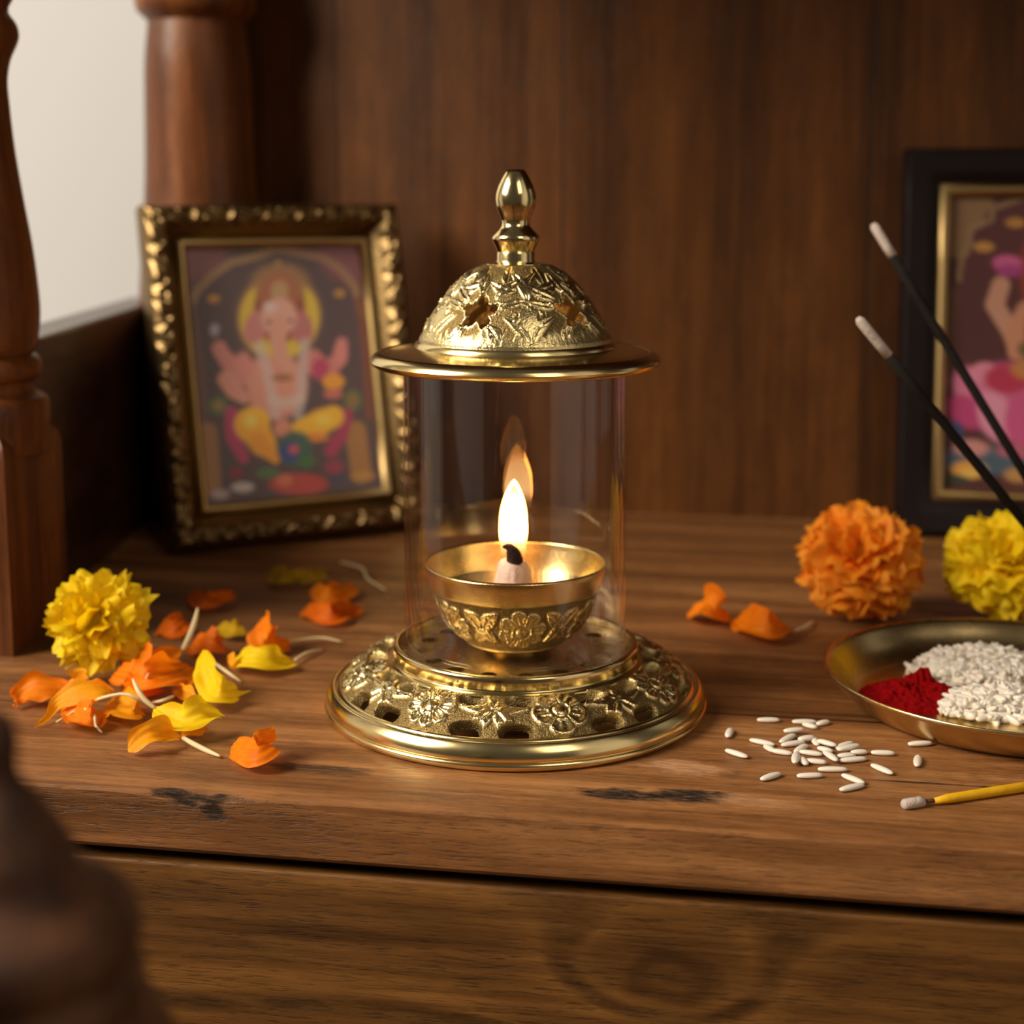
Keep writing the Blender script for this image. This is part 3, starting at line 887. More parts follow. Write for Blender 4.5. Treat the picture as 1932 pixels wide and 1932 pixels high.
c1.ell(490, 735, 34, 48, (170, 160, 175), soft=0.6); c1.ell(1160, 860, 44, 80, (206, 128, 124), soft=0.4)
c1.ell(700, 720, 70, 110, (190, 120, 118), 12, 0.3); c1.ell(940, 720, 70, 110, (178, 108, 108), -12, 0.3)
c1.ell(822, 1040, 185, 200, (206, 140, 122), soft=0.25)
c1.ell(1050, 940, 62, 80, (176, 60, 96), soft=0.5); c1.ell(640, 920, 60, 90, (204, 130, 124), soft=0.5)
c1.ell(818, 660, 110, 120, (208, 156, 140), soft=0.3); c1.ell(770, 610, 50, 40, (208, 184, 180), soft=0.6)
c1.line([(820, 700), (815, 790), (840, 870), (880, 930)], [62, 52, 44, 34], (204, 148, 128))
c1.ell(765, 690, 18, 12, (80, 45, 40), soft=0.5); c1.ell(880, 680, 18, 12, (80, 45, 40), soft=0.5)
c1.line([(720, 820), (770, 960), (800, 1100), (820, 1190)], 34, (196, 180, 178), 0.6); c1.line([(960, 800), (955, 960), (950, 1100), (940, 1190)], 34, (190, 176, 176), 0.6)
c1.line([(800, 1110), (870, 1130), (950, 1100)], 34, (200, 176, 166), 0.8); c1.ell(850, 990, 80, 30, (150, 100, 66), soft=0.6)
c1.ell(1125, 1010, 70, 52, (222, 150, 44), soft=0.3); c1.ell(1125, 1075, 64, 34, (190, 104, 92), soft=0.4)
c1.ell(520, 1140, 62, 62, (84, 108, 52), soft=0.4); c1.ell(520, 1140, 34, 34, (150, 120, 80), soft=0.4); c1.ell(1235, 1110, 58, 70, (96, 110, 50), soft=0.4); c1.ell(1235, 1110, 30, 40, (140, 96, 66), soft=0.4)
c1.line([(470, 1280), (500, 1560)], 60, (156, 110, 66)); c1.line([(1260, 1280), (1300, 1500)], 70, (160, 112, 58)); c1.ell(1310, 1520, 84, 36, (180, 130, 60), soft=0.4)
c1.line([(590, 1180), (600, 1300), (660, 1420)], [44, 48, 36], (172, 56, 96)); c1.line([(1210, 1180), (1190, 1280), (1130, 1380)], [36, 44, 46], (160, 52, 84))
c1.ell(700, 1240, 105, 105, (236, 184, 44), 50, 0.25); c1.line([(690, 1240), (760, 1340), (830, 1430)], [92, 82, 26], (230, 166, 38))
c1.line([(950, 1260), (1060, 1230), (1130, 1200)], [50, 84, 72], (234, 176, 40)); c1.ell(1040, 1310, 90, 30, (216, 130, 40), soft=0.4)
c1.ell(690, 1220, 60, 60, (246, 206, 90), soft=0.9); c1.ell(1080, 1215, 70, 40, (246, 204, 84), soft=0.9); c1.line([(740, 1330), (830, 1425)], [60, 24], (222, 138, 40), 0.7); c1.ell(860, 1260, 60, 60, (206, 136, 110), soft=0.4)
c1.ell(930, 1370, 110, 110, (58, 92, 80), soft=0.3); c1.ell(900, 1390, 60, 70, (52, 66, 130), soft=0.4); c1.ell(925, 1375, 36, 32, (196, 84, 96), soft=0.5); c1.ell(1000, 1440, 60, 44, (66, 110, 60), soft=0.5)
c1.ell(960, 1560, 190, 66, (180, 66, 58), soft=0.3); c1.ell(880, 1540, 60, 44, (206, 110, 84), soft=0.5); c1.ell(790, 1500, 80, 40, (80, 110, 66), soft=0.5); c1.ell(1150, 1470, 70, 50, (146, 52, 76), soft=0.5); c1.ell(1170, 1540, 70, 40, (70, 62, 84), soft=0.5)
c1.ell(660, 1575, 78, 36, (200, 190, 190), soft=0.5); c1.ell(545, 1610, 66, 36, (176, 158, 160), soft=0.5); c1.ell(625, 1500, 50, 36, (140, 40, 60), soft=0.5)

m_gilt = brass('antique_gilt', (0.25, 0.165, 0.07), 0.34, 0.3, 500.0)
m_giltin = brass('gilt_slip', (0.46, 0.32, 0.14), 0.40, 0.1, 500.0)
m_backing = plain('frame_backing', srgb(60, 44, 32), 0.8, 60, 0.2)
FW, FH, FYAW, FLEAN = 0.1425, 0.1795, R(27.0), R(13.0)
fb = c2w(*cam_ground(328, 1056))
DEP = 0.016
fr1 = thing('picture_frame', 'ornate antique gilt picture frame with print of a seated elephant-headed deity', 'picture frame',
            (fb.x, fb.y, DEP * math.sin(FLEAN) + 0.0003), (-FLEAN, 0, FYAW + YAW))
def g_relief(p, o):
    k = math.sin(PI * min(max((o - 0.04) / 0.72, 0), 1)) if o < 0.76 else 0.0
    lam = 0.0215
    c = 0.40 + 0.20 * math.sin(2 * PI * p / lam)
    ridge = math.exp(-((o - c) / 0.12) ** 2)
    ph = (p / lam) % 1.0
    b1 = math.exp(-(((ph - 0.25) * 3.4) ** 2 + ((o - 0.20) / 0.15) ** 2)); b2 = math.exp(-(((ph - 0.75) * 3.4) ** 2 + ((o - 0.58) / 0.15) ** 2))
    n = float(vnoise(p * 420, o * 5 + 7)) - 0.5
    return k * (0.0036 * max(ridge, b1, b2) + 0.0022 * n)
def g_prof(o):
    if o < 0.08: return 0.010 + 0.004 * (o / 0.08)
    if o < 0.7: return 0.014 + 0.0015 * math.sin(PI * (o - 0.08) / 0.62)
    return 0.014 - 0.007 * (o - 0.7) / 0.3
moulding('moulding', FW, FH, 0.0175, g_prof, g_relief, m_gilt, fr1, zoff=DEP, n=200)
moulding('inner_slip', FW, FH, 0.0052, lambda o: 0.0085 + 0.002 * math.sin(PI * o), lambda p, o: 0, m_giltin, fr1, inset=0.0172, n=4, m=8, zoff=DEP)
pi_ = 0.0222
add_print(c1, pi_, FW - pi_, pi_, FH - pi_, DEP - 0.005, fr1)
mesh('backing_board', *box(0.004, FW - 0.004, DEP - 0.0035, DEP, 0.004, FH - 0.004), m_backing, fr1, False)
# easel strut behind the frame
th_ = FLEAN
zs = 0.115
strut_end = Vector((0, 0, 0))
# local point whose world height is the table top, 7 cm behind
yb = 0.055
zl = (-(DEP * math.sin(FLEAN)) + yb * math.sin(FLEAN)) / math.cos(FLEAN)
mesh('easel_strut', *tube([(FW / 2, DEP - 0.001, zs), (FW / 2, yb, zl + 0.0055)], 0.003, 8), m_backing, fr1)

# right print: a red-robed figure on a pink lotus under a scalloped arch
c2 = Canvas([(605, 320), (1650, 310), (1610, 1795), (540, 1790)], 120, 170)
c2.fill((84, 30, 30))
c2.lay(smooth01((1100 - c2.x) / 700) * smooth01((c2.y - 300) / 900) * 0.5, (60, 24, 34))
c2.lay(np.clip((c2.x < 1e9), 0, 1) * smooth01((0.20 - np.abs(c2.u - 0.0)) / 0.02) * smooth01((0.22 - c2.v) / 0.02), (138, 104, 68))
for (cx, cy, r_) in ((880, 460, 130), (770, 560, 95), (730, 670, 80), (1000, 420, 150), (1130, 400, 150), (1300, 430, 170), (1450, 560, 140), (1500, 680, 100)):
    c2.ell(cx, cy, r_, r_, (84, 30, 32), soft=0.12)
c2.line([(640, 740), (650, 640), (690, 560), (700, 480), (790, 440), (800, 380), (900, 340), (960, 320)], 16, (150, 118, 84), 0.8)
c2.line([(610, 800), (560, 1250)], 34, (110, 70, 44), 0.8)
c2.ell(755, 572, 62, 34, (196, 140, 66), soft=0.5); c2.ell(900, 450, 60, 34, (186, 130, 60), soft=0.5)
c2.ell(1120, 700, 230, 330, (170, 60, 30), soft=0.3); c2.ell(1120, 560, 120, 140, (206, 150, 60), soft=0.4); c2.ell(1120, 620, 80, 100, (200, 150, 120), soft=0.3)
c2.ell(860, 650, 84, 50, (206, 92, 150), soft=0.4); c2.ell(870, 690, 80, 40, (170, 56, 130), soft=0.5)
c2.line([(830, 760), (800, 860), (870, 990), (910, 1090)], [50, 52, 50, 50], (200, 146, 122)); c2.line([(960, 900), (900, 1000), (890, 1100)], [80, 66, 40], (204, 140, 110))
c2.ell(1120, 1000, 200, 220, (176, 34, 34), soft=0.2); c2.ell(1010, 860, 70, 60, (70, 104, 50), soft=0.6); c2.ell(960, 1080, 80, 60, (110, 90, 44), soft=0.5)
c2.ell(880, 1330, 300, 210, (206, 92, 140), soft=0.25)
for (cx, cy, rx, ry, ro, col) in ((700, 1290, 110, 150, -30, (216, 120, 160)), (660, 1400, 90, 120, -50, (190, 60, 120)), (800, 1420, 100, 160, -18, (226, 150, 180)), (920, 1440, 100, 160, 0, (206, 84, 140)), (1060, 1420, 110, 170, 12, (222, 130, 168)), (1240, 1380, 110, 160, 30, (206, 92, 140)), (740, 1200, 80, 60, -20, (226, 140, 168))):
    c2.ell(cx, cy, rx, ry, col, ro, 0.35)
c2.ell(850, 1230, 130, 90, (186, 40, 78), soft=0.4); c2.ell(960, 1180, 120, 70, (196, 130, 66), soft=0.5)
c2.ell(820, 1640, 420, 90, (70, 92, 110), soft=0.4); c2.ell(680, 1580, 110, 56, (206, 140, 136), soft=0.5); c2.ell(610, 1500, 50, 70, (48, 64, 110), soft=0.5); c2.ell(900, 1590, 130, 50, (190, 96, 120), soft=0.5)
c2.ell(670, 1690, 105, 56, (226, 160, 70), soft=0.4); c2.ell(670, 1710, 60, 30, (230, 190, 90), soft=0.5); c2.ell(900, 1710, 90, 50, (190, 140, 80), soft=0.5); c2.ell(600, 1740, 90, 30, (40, 62, 50), soft=0.5)

m_ebony = plain('dark_stained_wood', srgb(24, 14, 15), 0.5, 40, 0.2, spec=0.25)
RY = 0.805
rl = at_depth(1690, 1008, RY)
RW, RH = 0.168, 0.2065
RLEAN = math.atan2(V_BACK - (rl.y + 0.018) - 0.002, RH)
RLEAN = max(RLEAN, R(2))
fr2 = thing('picture_frame', 'dark brown framed print of a figure on a pink lotus, behind the incense sticks', 'picture frame',
            (rl.x, rl.y, 0.018 * math.sin(RLEAN) + 0.0003), (-RLEAN, 0, 0))
def r_prof(o):
    if o < 0.12: return 0.012 + 0.004 * o / 0.12
    if o < 0.7: return 0.016 - 0.002 * (o - 0.12)
    return 0.0148 - 0.004 * (o - 0.7) / 0.3
moulding('moulding', RW, RH, 0.0185, r_prof, lambda p, o: 0, m_ebony, fr2, zoff=0.018, n=6)
moulding('inner_slip', RW, RH, 0.0066, lambda o: 0.010 + 0.0025 * math.sin(PI * o), lambda p, o: 0, m_giltin, fr2, inset=0.0182, n=4, m=8, zoff=0.018)
add_print(c2, 0.0245, RW - 0.0245, 0.0245, RH - 0.0245, 0.018 - 0.006, fr2, 0.85)
mesh('backing_board', *box(0.004, RW - 0.004, 0.0145, 0.018, 0.004, RH - 0.004), m_backing, fr2, False)

# ------------------------------------------------------------------ marigolds
def petal_mat(name, col, col2):
    M = NT(name)
    tc = M.n('ShaderNodeTexCoord').outputs['Object']
    n1 = M.noise(tc, 140, 3, 0.6); n2 = M.noise(tc, 900, 2, 0.5)
    f = M.ramp(n1, [(0.35, 0.0), (0.7, 1.0)])
    c = M.mix(f, col, col2)
    M.set(Base_Color=c, Roughness=0.55, Specular_IOR_Level=0.25)
    M.bump(n2, 0.25, 0.0004)
    tl = M.n('ShaderNodeBsdfTranslucent'); M.l(c, tl.inputs[0])
    mx = M.n('ShaderNodeMixShader'); mx.inputs[0].default_value = 0.40
    M.l(M.b.outputs[0], mx.inputs[1]); M.l(tl.outputs[0], mx.inputs[2]); M.l(mx.outputs[0], M.out.inputs[0])
    return M.m
m_pet = {
    'orange': petal_mat('petal_orange', srgb(254, 146, 14), srgb(246, 122, 6)),
    'amber': petal_mat('petal_amber', srgb(254, 178, 20), srgb(250, 152, 10)),
    'yellow': petal_mat('petal_yellow', srgb(255, 224, 30), srgb(250, 204, 10)),
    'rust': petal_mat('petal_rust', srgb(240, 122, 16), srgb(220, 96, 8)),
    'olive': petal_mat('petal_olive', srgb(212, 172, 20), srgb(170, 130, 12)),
}
m_yel_head = petal_mat('marigold_yellow', srgb(255, 232, 34), srgb(255, 214, 10))
m_ora_head = petal_mat('marigold_orange', srgb(255, 178, 54), srgb(255, 148, 22))
m_tail = plain('petal_tail_white', (0.82, 0.68, 0.40), 0.5, 300, 0.1, trans=0.2)
m_calyx = plain('calyx_green', srgb(86, 128, 34), 0.5, 200, 0.2)

def marigold(name, label, loc, axis, Rr, npet, mat, seed, wide, tmax, squash=1.0, inner=0.22, group=None, b0_=0.8, b1_=1.15):
    rnd = random.Random(seed)
    t = thing(name, label, 'flower', (loc.x, loc.y, 0), group=group)
    C_ = Vector((0, 0, loc.z))
    ax = Vector(axis).normalized()
    q = ax.to_track_quat('Z', 'Y')
    V, F = [], []
    nu, nv = 8, 9
    gold = PI * (3 - math.sqrt(5))
    for k in range(npet):
        f = (k + 0.5) / npet
        th = math.acos(1 - f * (1 - math.cos(tmax)))
        ph = k * gold + rnd.uniform(-.2, .2)
        rad = Rr * rnd.uniform(0.86, 1.05) * (0.86 + 0.14 * math.sin(th))
        wd = Rr * wide * rnd.uniform(0.8, 1.25) * (0.6 + 0.4 * min(1, th / 0.8))
        d = Vector((math.sin(th) * math.cos(ph), math.sin(th) * math.sin(ph), math.cos(th) * squash))
        spine, acc = [], Vector((0, 0, 0))
        for i in range(nu + 1):
            ta = th * (b0_ + (b1_ - b0_) * i / nu)
            spine.append(acc.copy())
            acc = acc + Vector((math.sin(ta) * math.cos(ph), math.sin(ta) * math.sin(ph), math.cos(ta))) / nu
        kk = 1.0 / max(spine[-1].length, 1e-6)
        def along(q, spine=spine, kk=kk, nu=nu):
            f_ = min(max(q, 0), 1) * nu; i_ = min(int(f_), nu - 1)
            return spine[i_].lerp(spine[i_ + 1], f_ - i_) * kk
        az = Vector((-math.sin(ph), math.cos(ph), 0))
        nrm = d.cross(az).normalized()       # points away from the flower's axis
        if nrm.dot(Vector((math.cos(ph), math.sin(ph), 0))) < 0: nrm = -nrm
        tw = rnd.uniform(-0.4, 0.4)
        az2 = az * math.cos(tw) + nrm * math.sin(tw)
        nr2 = nrm * math.cos(tw) - az * math.sin(tw)
        p1, p2, p3 = rnd.uniform(0, 6), rnd.uniform(0, 6), rnd.uniform(2.2, 3.8)
        curl = rnd.uniform(0.02, 0.30); notch = rnd.uniform(0.0, 0.16)
        b0 = len(V)
        for i in range(nu):
            u = i / (nu - 1)
            for j in range(nv):
                s = 2 * j / (nv - 1) - 1
                w = wd * (0.22 + 0.78 * smooth01(np.array(u / 0.75)).item()) * (1 - 0.25 * max(0, u - 0.8) / 0.2)
                ln = rad * (inner + (1 - inner) * u * (1 - (0.34 * s * s + notch * (math.cos(s * PI * p3) * 0.5 + 0.5)) * max(0, (u - 0.55) / 0.45)))
                ruf = math.sin(s * p3 * 1.3 + p1) * 0.20 * wd * u ** 2 + math.sin(s * 6.5 + p2) * 0.13 * wd * u ** 3
                p = C_ + q @ (along(ln / rad) * rad + az2 * (w * s) + nr2 * (curl * Rr * u ** 2.5 * 0.6 + ruf + 0.25 * wd * s * s * (0.5 - u)))
                if p.z < 0.0004: p.z = 0.0004 + 0.0006 * rnd.random()
                V.append(p)
        for i in range(nu - 1):
            for j in range(nv - 1):
                F.append((b0 + i * nv + j, b0 + (i + 1) * nv + j, b0 + (i + 1) * nv + j + 1, b0 + i * nv + j + 1))
    # solid heart so nothing is seen through the head
    hv, hf = lathe([(0.001, -0.42), (0.30, -0.35), (0.44, -0.05), (0.36, 0.25), (0.15, 0.40), (0.001, 0.42)], 20)
    n0 = len(V)
    V += [C_ + q @ (Vector(v) * Rr) for v in hv]; F += [tuple(i + n0 for i in f) for f in hf]
    mesh('petals', V, F, mat, t)
    cv, cf = lathe([(0.001, -1.02), (0.12, -1.0), (0.26, -0.86), (0.34, -0.62), (0.36, -0.36), (0.30, -0.2)], 20)
    cz = [C_ + q @ (Vector((v[0] * (1 + 0.08 * math.sin(5 * math.atan2(v[1], v[0]))), v[1], v[2])) * Rr) for v in cv]
    if min(p.z for p in cz) < 0.0003:
        for p in cz: p.z = max(p.z, 0.0003)
    mesh('calyx', cz, cf, m_calyx, t)
    return t

def towards_cam(x, y, z):        # direction given as right, towards the camera, up
    return Vector((x * cyw + y * syw, x * syw - y * cyw, z))
p = at(182, 1174, 0.0225)
marigold('marigold', 'loose yellow marigold with broad petals and a green calyx, left beside the front post', at_depth(182, 1174, cam_ground(182, 1264)[1]), towards_cam(0.25, 0.80, 0.32), 0.0240, 64, m_yel_head, 5, 0.33, R(108), inner=0.10, b0_=0.35, b1_=1.22)
marigold('marigold', 'orange pompom marigold beside the dark picture frame', at_depth(1622, 1062, cam_ground(1622, 1168)[1]), towards_cam(-0.15, 0.75, 0.6), 0.0278, 110, m_ora_head, 11, 0.35, R(150), b0_=0.62, b1_=1.22)
marigold('marigold', 'full yellow marigold behind the brass plate', at_depth(1893, 1072, cam_ground(1893, 1172)[1]), towards_cam(-0.1, 0.7, 0.65), 0.0262, 105, m_yel_head, 21, 0.33, R(150), b0_=0.6, b1_=1.22)

# ------------------------------------------------------------------ loose petals
def Z4(x, y): return (x * 660 / 1932, 1040 + y * 660 / 1932)
def hermite(P, n): return catmull(P, n)

def blade_mesh(S_, Wd, roll, seed, ruff=0.35, cup=0.25, n=30, m=15):
    """ribbon along the world points S_, half-widths Wd, rolled towards the viewer"""
    rnd = random.Random(seed)
    P = hermite([tuple(s) for s in S_], n)
    ws = np.interp(np.linspace(0, 1, n), np.linspace(0, 1, len(Wd)), Wd)
    V, F = [], []
    p1, p2 = rnd.uniform(0, 6), rnd.uniform(0, 6)
    k1, k2 = rnd.uniform(2.0, 3.2), rnd.uniform(5, 8)
    away = Vector((-syw, cyw, 0))
    k3, p3 = rnd.uniform(5.5, 8.5), rnd.uniform(0, 6)
    frames = []
    for i in range(n):
        t = Vector(P[min(i + 1, n - 1)] - P[max(i - 1, 0)]).normalized()
        h = t.cross(Vector((0, 0, 1)))
        if h.length < 0.2: h = t.cross(away).cross(t)
        h.normalize()
        if h.dot(away) < 0: h = -h
        up = h.cross(t).normalized()
        if up.z < 0: up = -up
        side = h * math.cos(roll) + up * math.sin(roll)
        nrm = up * math.cos(roll) - h * math.sin(roll)
        frames.append((Vector(P[i]), side, nrm))
    for i in range(n):
        f = i / (n - 1)
        for j in range(m):
            s = 2 * j / (m - 1) - 1
            notch = 0.5 + 0.5 * math.cos(s * k3 + p3)
            fi = f * (1 - (0.10 * notch + 0.10 * s * s) * f ** 3)          # ragged, rounded far end
            fi = fi + (1 - f) ** 4 * 0.10 * s * s
            q = fi * (n - 1); i0 = min(int(q), n - 2); g = q - i0
            c_ = frames[i0][0].lerp(frames[i0 + 1][0], g); side = frames[i0][1].lerp(frames[i0 + 1][1], g); nrm = frames[i0][2].lerp(frames[i0 + 1][2], g)
            tipk = math.sqrt(max(0.0, 1 - max(0, (f - 0.84) / 0.16) ** 2 * 0.72))
            w = np.interp(fi, np.linspace(0, 1, len(Wd)), Wd) * tipk * (1 + 0.10 * math.sin(f * 12 + p2 + s * 2))
            e = ruff * w * (math.sin(s * k1 + f * 4 + p1) * 0.45 + math.sin(f * k2 * 2 + p2 + (3 if s > 0 else 0)) * abs(s) ** 2 * 0.65)
            ridge = 0.055 * w * math.sin(s * 11 + p3)
            p = c_ + side * (w * s) + nrm * (cup * w * s * s - cup * w * 0.4 + e * (0.3 + 0.7 * f) + ridge)
            p.z = max(p.z, 0.0004 + 0.0003 * (j % 2))
            V.append(p)
    for i in range(n - 1):
        for j in range(m - 1):
            F.append((i * m + j, (i + 1) * m + j, (i + 1) * m + j + 1, i * m + j + 1))
    return V, F

def petal(label, col, spine, widths, tail=None, roll=38, lift=0.0, seed=0, conv=Z4, unit=660 / 1932, ruff=0.48, cup=0.30, trad=0.0006, group='loose marigold petals'):
    """spine, tail: [(x, y[, extra height])]; widths are half-widths, all as seen in the photograph"""
    r_ = R(roll)
    pts, wm = [], []
    for i, s in enumerate(spine):
        x, y = conv(s[0], s[1])
        Yd = cam_ground(x, y)[1]
        wi = np.interp(i / (len(spine) - 1), np.linspace(0, 1, len(widths)), widths)
        w = 1.22 * wi * unit / FPX * Yd / (math.cos(r_) * 0.32 + math.sin(r_) * 0.95)
        z = w * math.sin(r_) * 0.9 + 0.0006 + lift + (s[2] if len(s) > 2 else 0)
        pts.append(at(x, y, z)); wm.append(w)
    base = at(*conv(spine[0][0], spine[0][1]))
    L_ = sum(pts, Vector()) / len(pts); L_.z = lift * 0.0
    t = thing('marigold_petal', label, 'petal', L_, group=group)
    V, F = blade_mesh(pts, wm, r_, seed, ruff, cup)
    o = mesh('blade', [v - L_ for v in V], F, m_pet[col], t)
    if tail:
        tp_ = []
        for i, s in enumerate(tail):
            x, y = conv(s[0], s[1])
            tp_.append(at(x, y, 0.0010 + (s[2] if len(s) > 2 else 0)))
        C = catmull([tuple(q) for q in tp_], 14)
        rr = [0.88 * trad * (0.7 + 0.6 * math.sin(PI * min(1, 0.12 + i / 16)) - 0.25 * i / 13) for i in range(14)]
        V, F = tube([Vector(c) - L_ for c in C], rr, 8)
        mesh('tail', V, F, m_tail, t)
    return t

petal('orange petal curling down at the far left end of the petal pile', 'orange', [(400, 800, .001), (300, 755, .003), (200, 755, .003), (110, 800, .001), (80, 870)], [25, 50, 62, 52, 16], seed=1)
petal('long amber petal with a thin tapering end touching the table, left of the pile', 'amber', [(190, 972), (260, 920, .001), (310, 840, .003), (420, 790, .005), (560, 760, .006), (660, 790, .004)], [8, 14, 30, 56, 62, 40], seed=2)
petal('small amber petal standing up between the yellow marigold and the pile', 'amber', [(350, 765, .002), (410, 730, .004), (450, 690, .006), (490, 715, .006)], [16, 40, 44, 14], seed=3)
petal('amber petal lying in the middle of the pile with a long white tail across it', 'amber', [(600, 830, .001), (680, 850, .002), (740, 870, .002), (810, 905)], [30, 66, 66, 30], tail=[(840, 865, .003), (770, 825, .008), (690, 788, .010), (560, 812, .008), (460, 855, .004), (310, 945)], seed=4)
petal('small folded orange petal with a hooked pale tail at the front of the pile', 'orange', [(340, 868, .001), (430, 890, .002), (500, 905, .003), (590, 900, .001)], [12, 50, 60, 34], tail=[(470, 870, .006), (520, 905, .005), (530, 965, .002), (565, 1003)], seed=5, ruff=0.6)
petal('orange petal with a tall upright tail at the top of the pile', 'orange', [(1010, 540, .008), (930, 575, .006), (840, 600, .006), (760, 590, .005), (690, 570, .003)], [14, 42, 58, 52, 28], tail=[(1010, 545, .008), (1050, 460, .013), (1075, 390, .017), (1092, 318, .020)], trad=0.0011, seed=6)
petal('broad orange petal in the centre of the pile', 'orange', [(1065, 640, .001), (960, 670, .003), (860, 690, .004), (760, 720, .003), (690, 700, .002)], [34, 74, 80, 66, 34], seed=7)
petal('crumpled orange petal in front of the yellow marigold', 'orange', [(630, 670, .002), (690, 670, .004), (740, 690, .003), (790, 750, .002), (930, 775)], [30, 56, 60, 40, 12], tail=[(800, 750, .003), (808, 710, .006), (820, 675, .009)], seed=8)
petal('bright yellow pointed petal leaning on the right side of the pile', 'yellow', [(1120, 545, .012), (1125, 620, .009), (1150, 700, .005), (1200, 770, .003), (1290, 790, .002), (1390, 770, .003)], [10, 42, 62, 72, 50, 26], seed=9, roll=50)
petal('narrow curled amber petal between the pile and the pointed yellow petal', 'amber', [(1065, 705, .003), (990, 755, .002), (1040, 790, .001), (1090, 830)], [14, 22, 30, 26], tail=[(960, 800, .002), (900, 825, .002), (840, 835)], seed=10)
petal('yellow petal with a raised pale tail lying across the front orange petal', 'yellow', [(850, 862, .006), (910, 900, .004), (1000, 930, .003), (1110, 890, .005), (1190, 890, .004), (1245, 910, .002)], [18, 44, 62, 60, 44, 28], tail=[(860, 870, .007), (800, 820, .010), (760, 765, .013), (735, 708, .015)], trad=0.0009, lift=0.001, seed=11)
petal('front orange petal with a curved pale tail pointing right', 'amber', [(705, 1105), (760, 1050, .002), (840, 1000, .004), (930, 1000, .003), (1020, 1035, .001)], [26, 50, 56, 44, 14], tail=[(1010, 1030, .002), (1070, 1065, .001), (1140, 1100), (1215, 1132)], trad=0.0009, seed=12)
petal('pale amber petal tucked under the yellow petal at the front', 'amber', [(1000, 1005), (1070, 985, .001), (1150, 960, .001)], [22, 34, 20], seed=13)
petal('small ragged orange petal alone on the table, nearest the lamp base', 'orange', [(1275, 1080), (1340, 1100, .001), (1420, 1100, .003), (1480, 1060, .004), (1505, 1010, .004)], [30, 62, 70, 60, 22], tail=[(1400, 1050, .002), (1405, 1020, .004)], seed=14, roll=52, ruff=0.5)
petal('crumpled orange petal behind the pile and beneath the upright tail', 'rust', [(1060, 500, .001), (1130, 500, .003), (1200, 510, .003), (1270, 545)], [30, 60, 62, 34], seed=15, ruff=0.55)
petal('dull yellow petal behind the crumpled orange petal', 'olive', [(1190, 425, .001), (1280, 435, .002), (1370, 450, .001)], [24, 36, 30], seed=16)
petal('upright orange petal with a pale tail pointing to the lamp', 'orange', [(1450, 365, .010), (1445, 430, .006), (1470, 490, .003), (1540, 515, .001), (1620, 500)], [30, 66, 64, 44, 34], tail=[(1600, 500, .001), (1700, 485, .001), (1790, 480, .001), (1890, 500)], seed=17, roll=50)
petal('yellow and orange petal lying flat with a white tail, right of the pile', 'yellow', [(1290, 600, .001), (1370, 590, .003), (1470, 590, .003), (1560, 610, .001), (1640, 605)], [30, 52, 56, 46, 24], tail=[(1630, 600, .001), (1700, 560, .001), (1780, 543)], seed=18)
petal('thin yellow petal loop standing in front of the flat yellow petal', 'amber', [(1275, 560, .006), (1285, 620, .003), (1295, 665)], [14, 18, 12], tail=[(1190, 620, .002), (1230, 650, .001), (1330, 720)], seed=19)
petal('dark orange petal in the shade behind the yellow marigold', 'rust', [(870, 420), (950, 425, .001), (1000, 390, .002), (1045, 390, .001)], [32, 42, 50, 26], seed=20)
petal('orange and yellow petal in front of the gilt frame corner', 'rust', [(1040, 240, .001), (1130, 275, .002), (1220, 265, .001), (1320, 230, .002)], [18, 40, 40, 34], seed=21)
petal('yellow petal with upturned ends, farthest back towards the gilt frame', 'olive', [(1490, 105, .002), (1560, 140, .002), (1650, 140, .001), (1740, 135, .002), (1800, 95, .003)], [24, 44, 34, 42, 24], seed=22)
petal('orange petal with a faint white tail arching towards the glass', 'orange', [(1720, 200, .002), (1790, 235, .002), (1870, 225, .002), (1990, 195, .001)], [20, 40, 42, 24], tail=[(1880, 60, .001), (2000, 95, .002), (2030, 150, .002), (2130, 215)], seed=23)
petal('deep orange petal lying in front of the one with the arching tail', 'rust', [(1660, 330), (1740, 335, .002), (1840, 350, .002), (1930, 320, .001), (2010, 300)], [24, 40, 44, 40, 20], seed=24)
F1 = lambda x, y: (x, y)
petal('pointed orange petal right of the lamp, the left one of two', 'orange', [(1296, 1158), (1320, 1150, .002), (1335, 1135, .006), (1355, 1158, .003), (1386, 1168)], [6, 18, 22, 14, 5], seed=25, conv=F1, unit=1.0, roll=45)
petal('wide orange petal right of the lamp, in front of the orange marigold', 'orange', [(1388, 1162, .001), (1415, 1172, .003), (1450, 1176, .004), (1480, 1182, .001), (1504, 1192)], [8, 20, 24, 18, 6], tail=[(1500, 1190, .001), (1520, 1182, .001), (1534, 1172)], seed=26, conv=F1, unit=1.0, roll=45)

# ------------------------------------------------------------------ brass plate with rice and red powder
pc = at(1915, 1262, 0.0135)
PR = 0.0715
plate_prof = [(0.0001, 0.0012), (0.020, 0.0012), (0.052, 0.0014), (0.0575, 0.0024), (0.0625, 0.0062), (0.0664, 0.0110), (0.0688, 0.0136), (0.0698, 0.0140), (0.0704, 0.0135), (0.0700, 0.0126), (0.0675, 0.0098), (0.0632, 0.0046), (0.0580, 0.0008), (0.051, 0.0001), (0.0001, 0.0001)]
plate_prof = [(r * 0.97, z * 0.93) for r, z in plate_prof]
plate = thing('brass_plate', 'round brass plate holding rice and red powder, at the right', 'plate', (pc.x, pc.y, 0.0002))
fix_normals(mesh('dish', *lathe(np.vstack([catmull(plate_prof, 90)]).tolist(), 192), m_plate, plate))

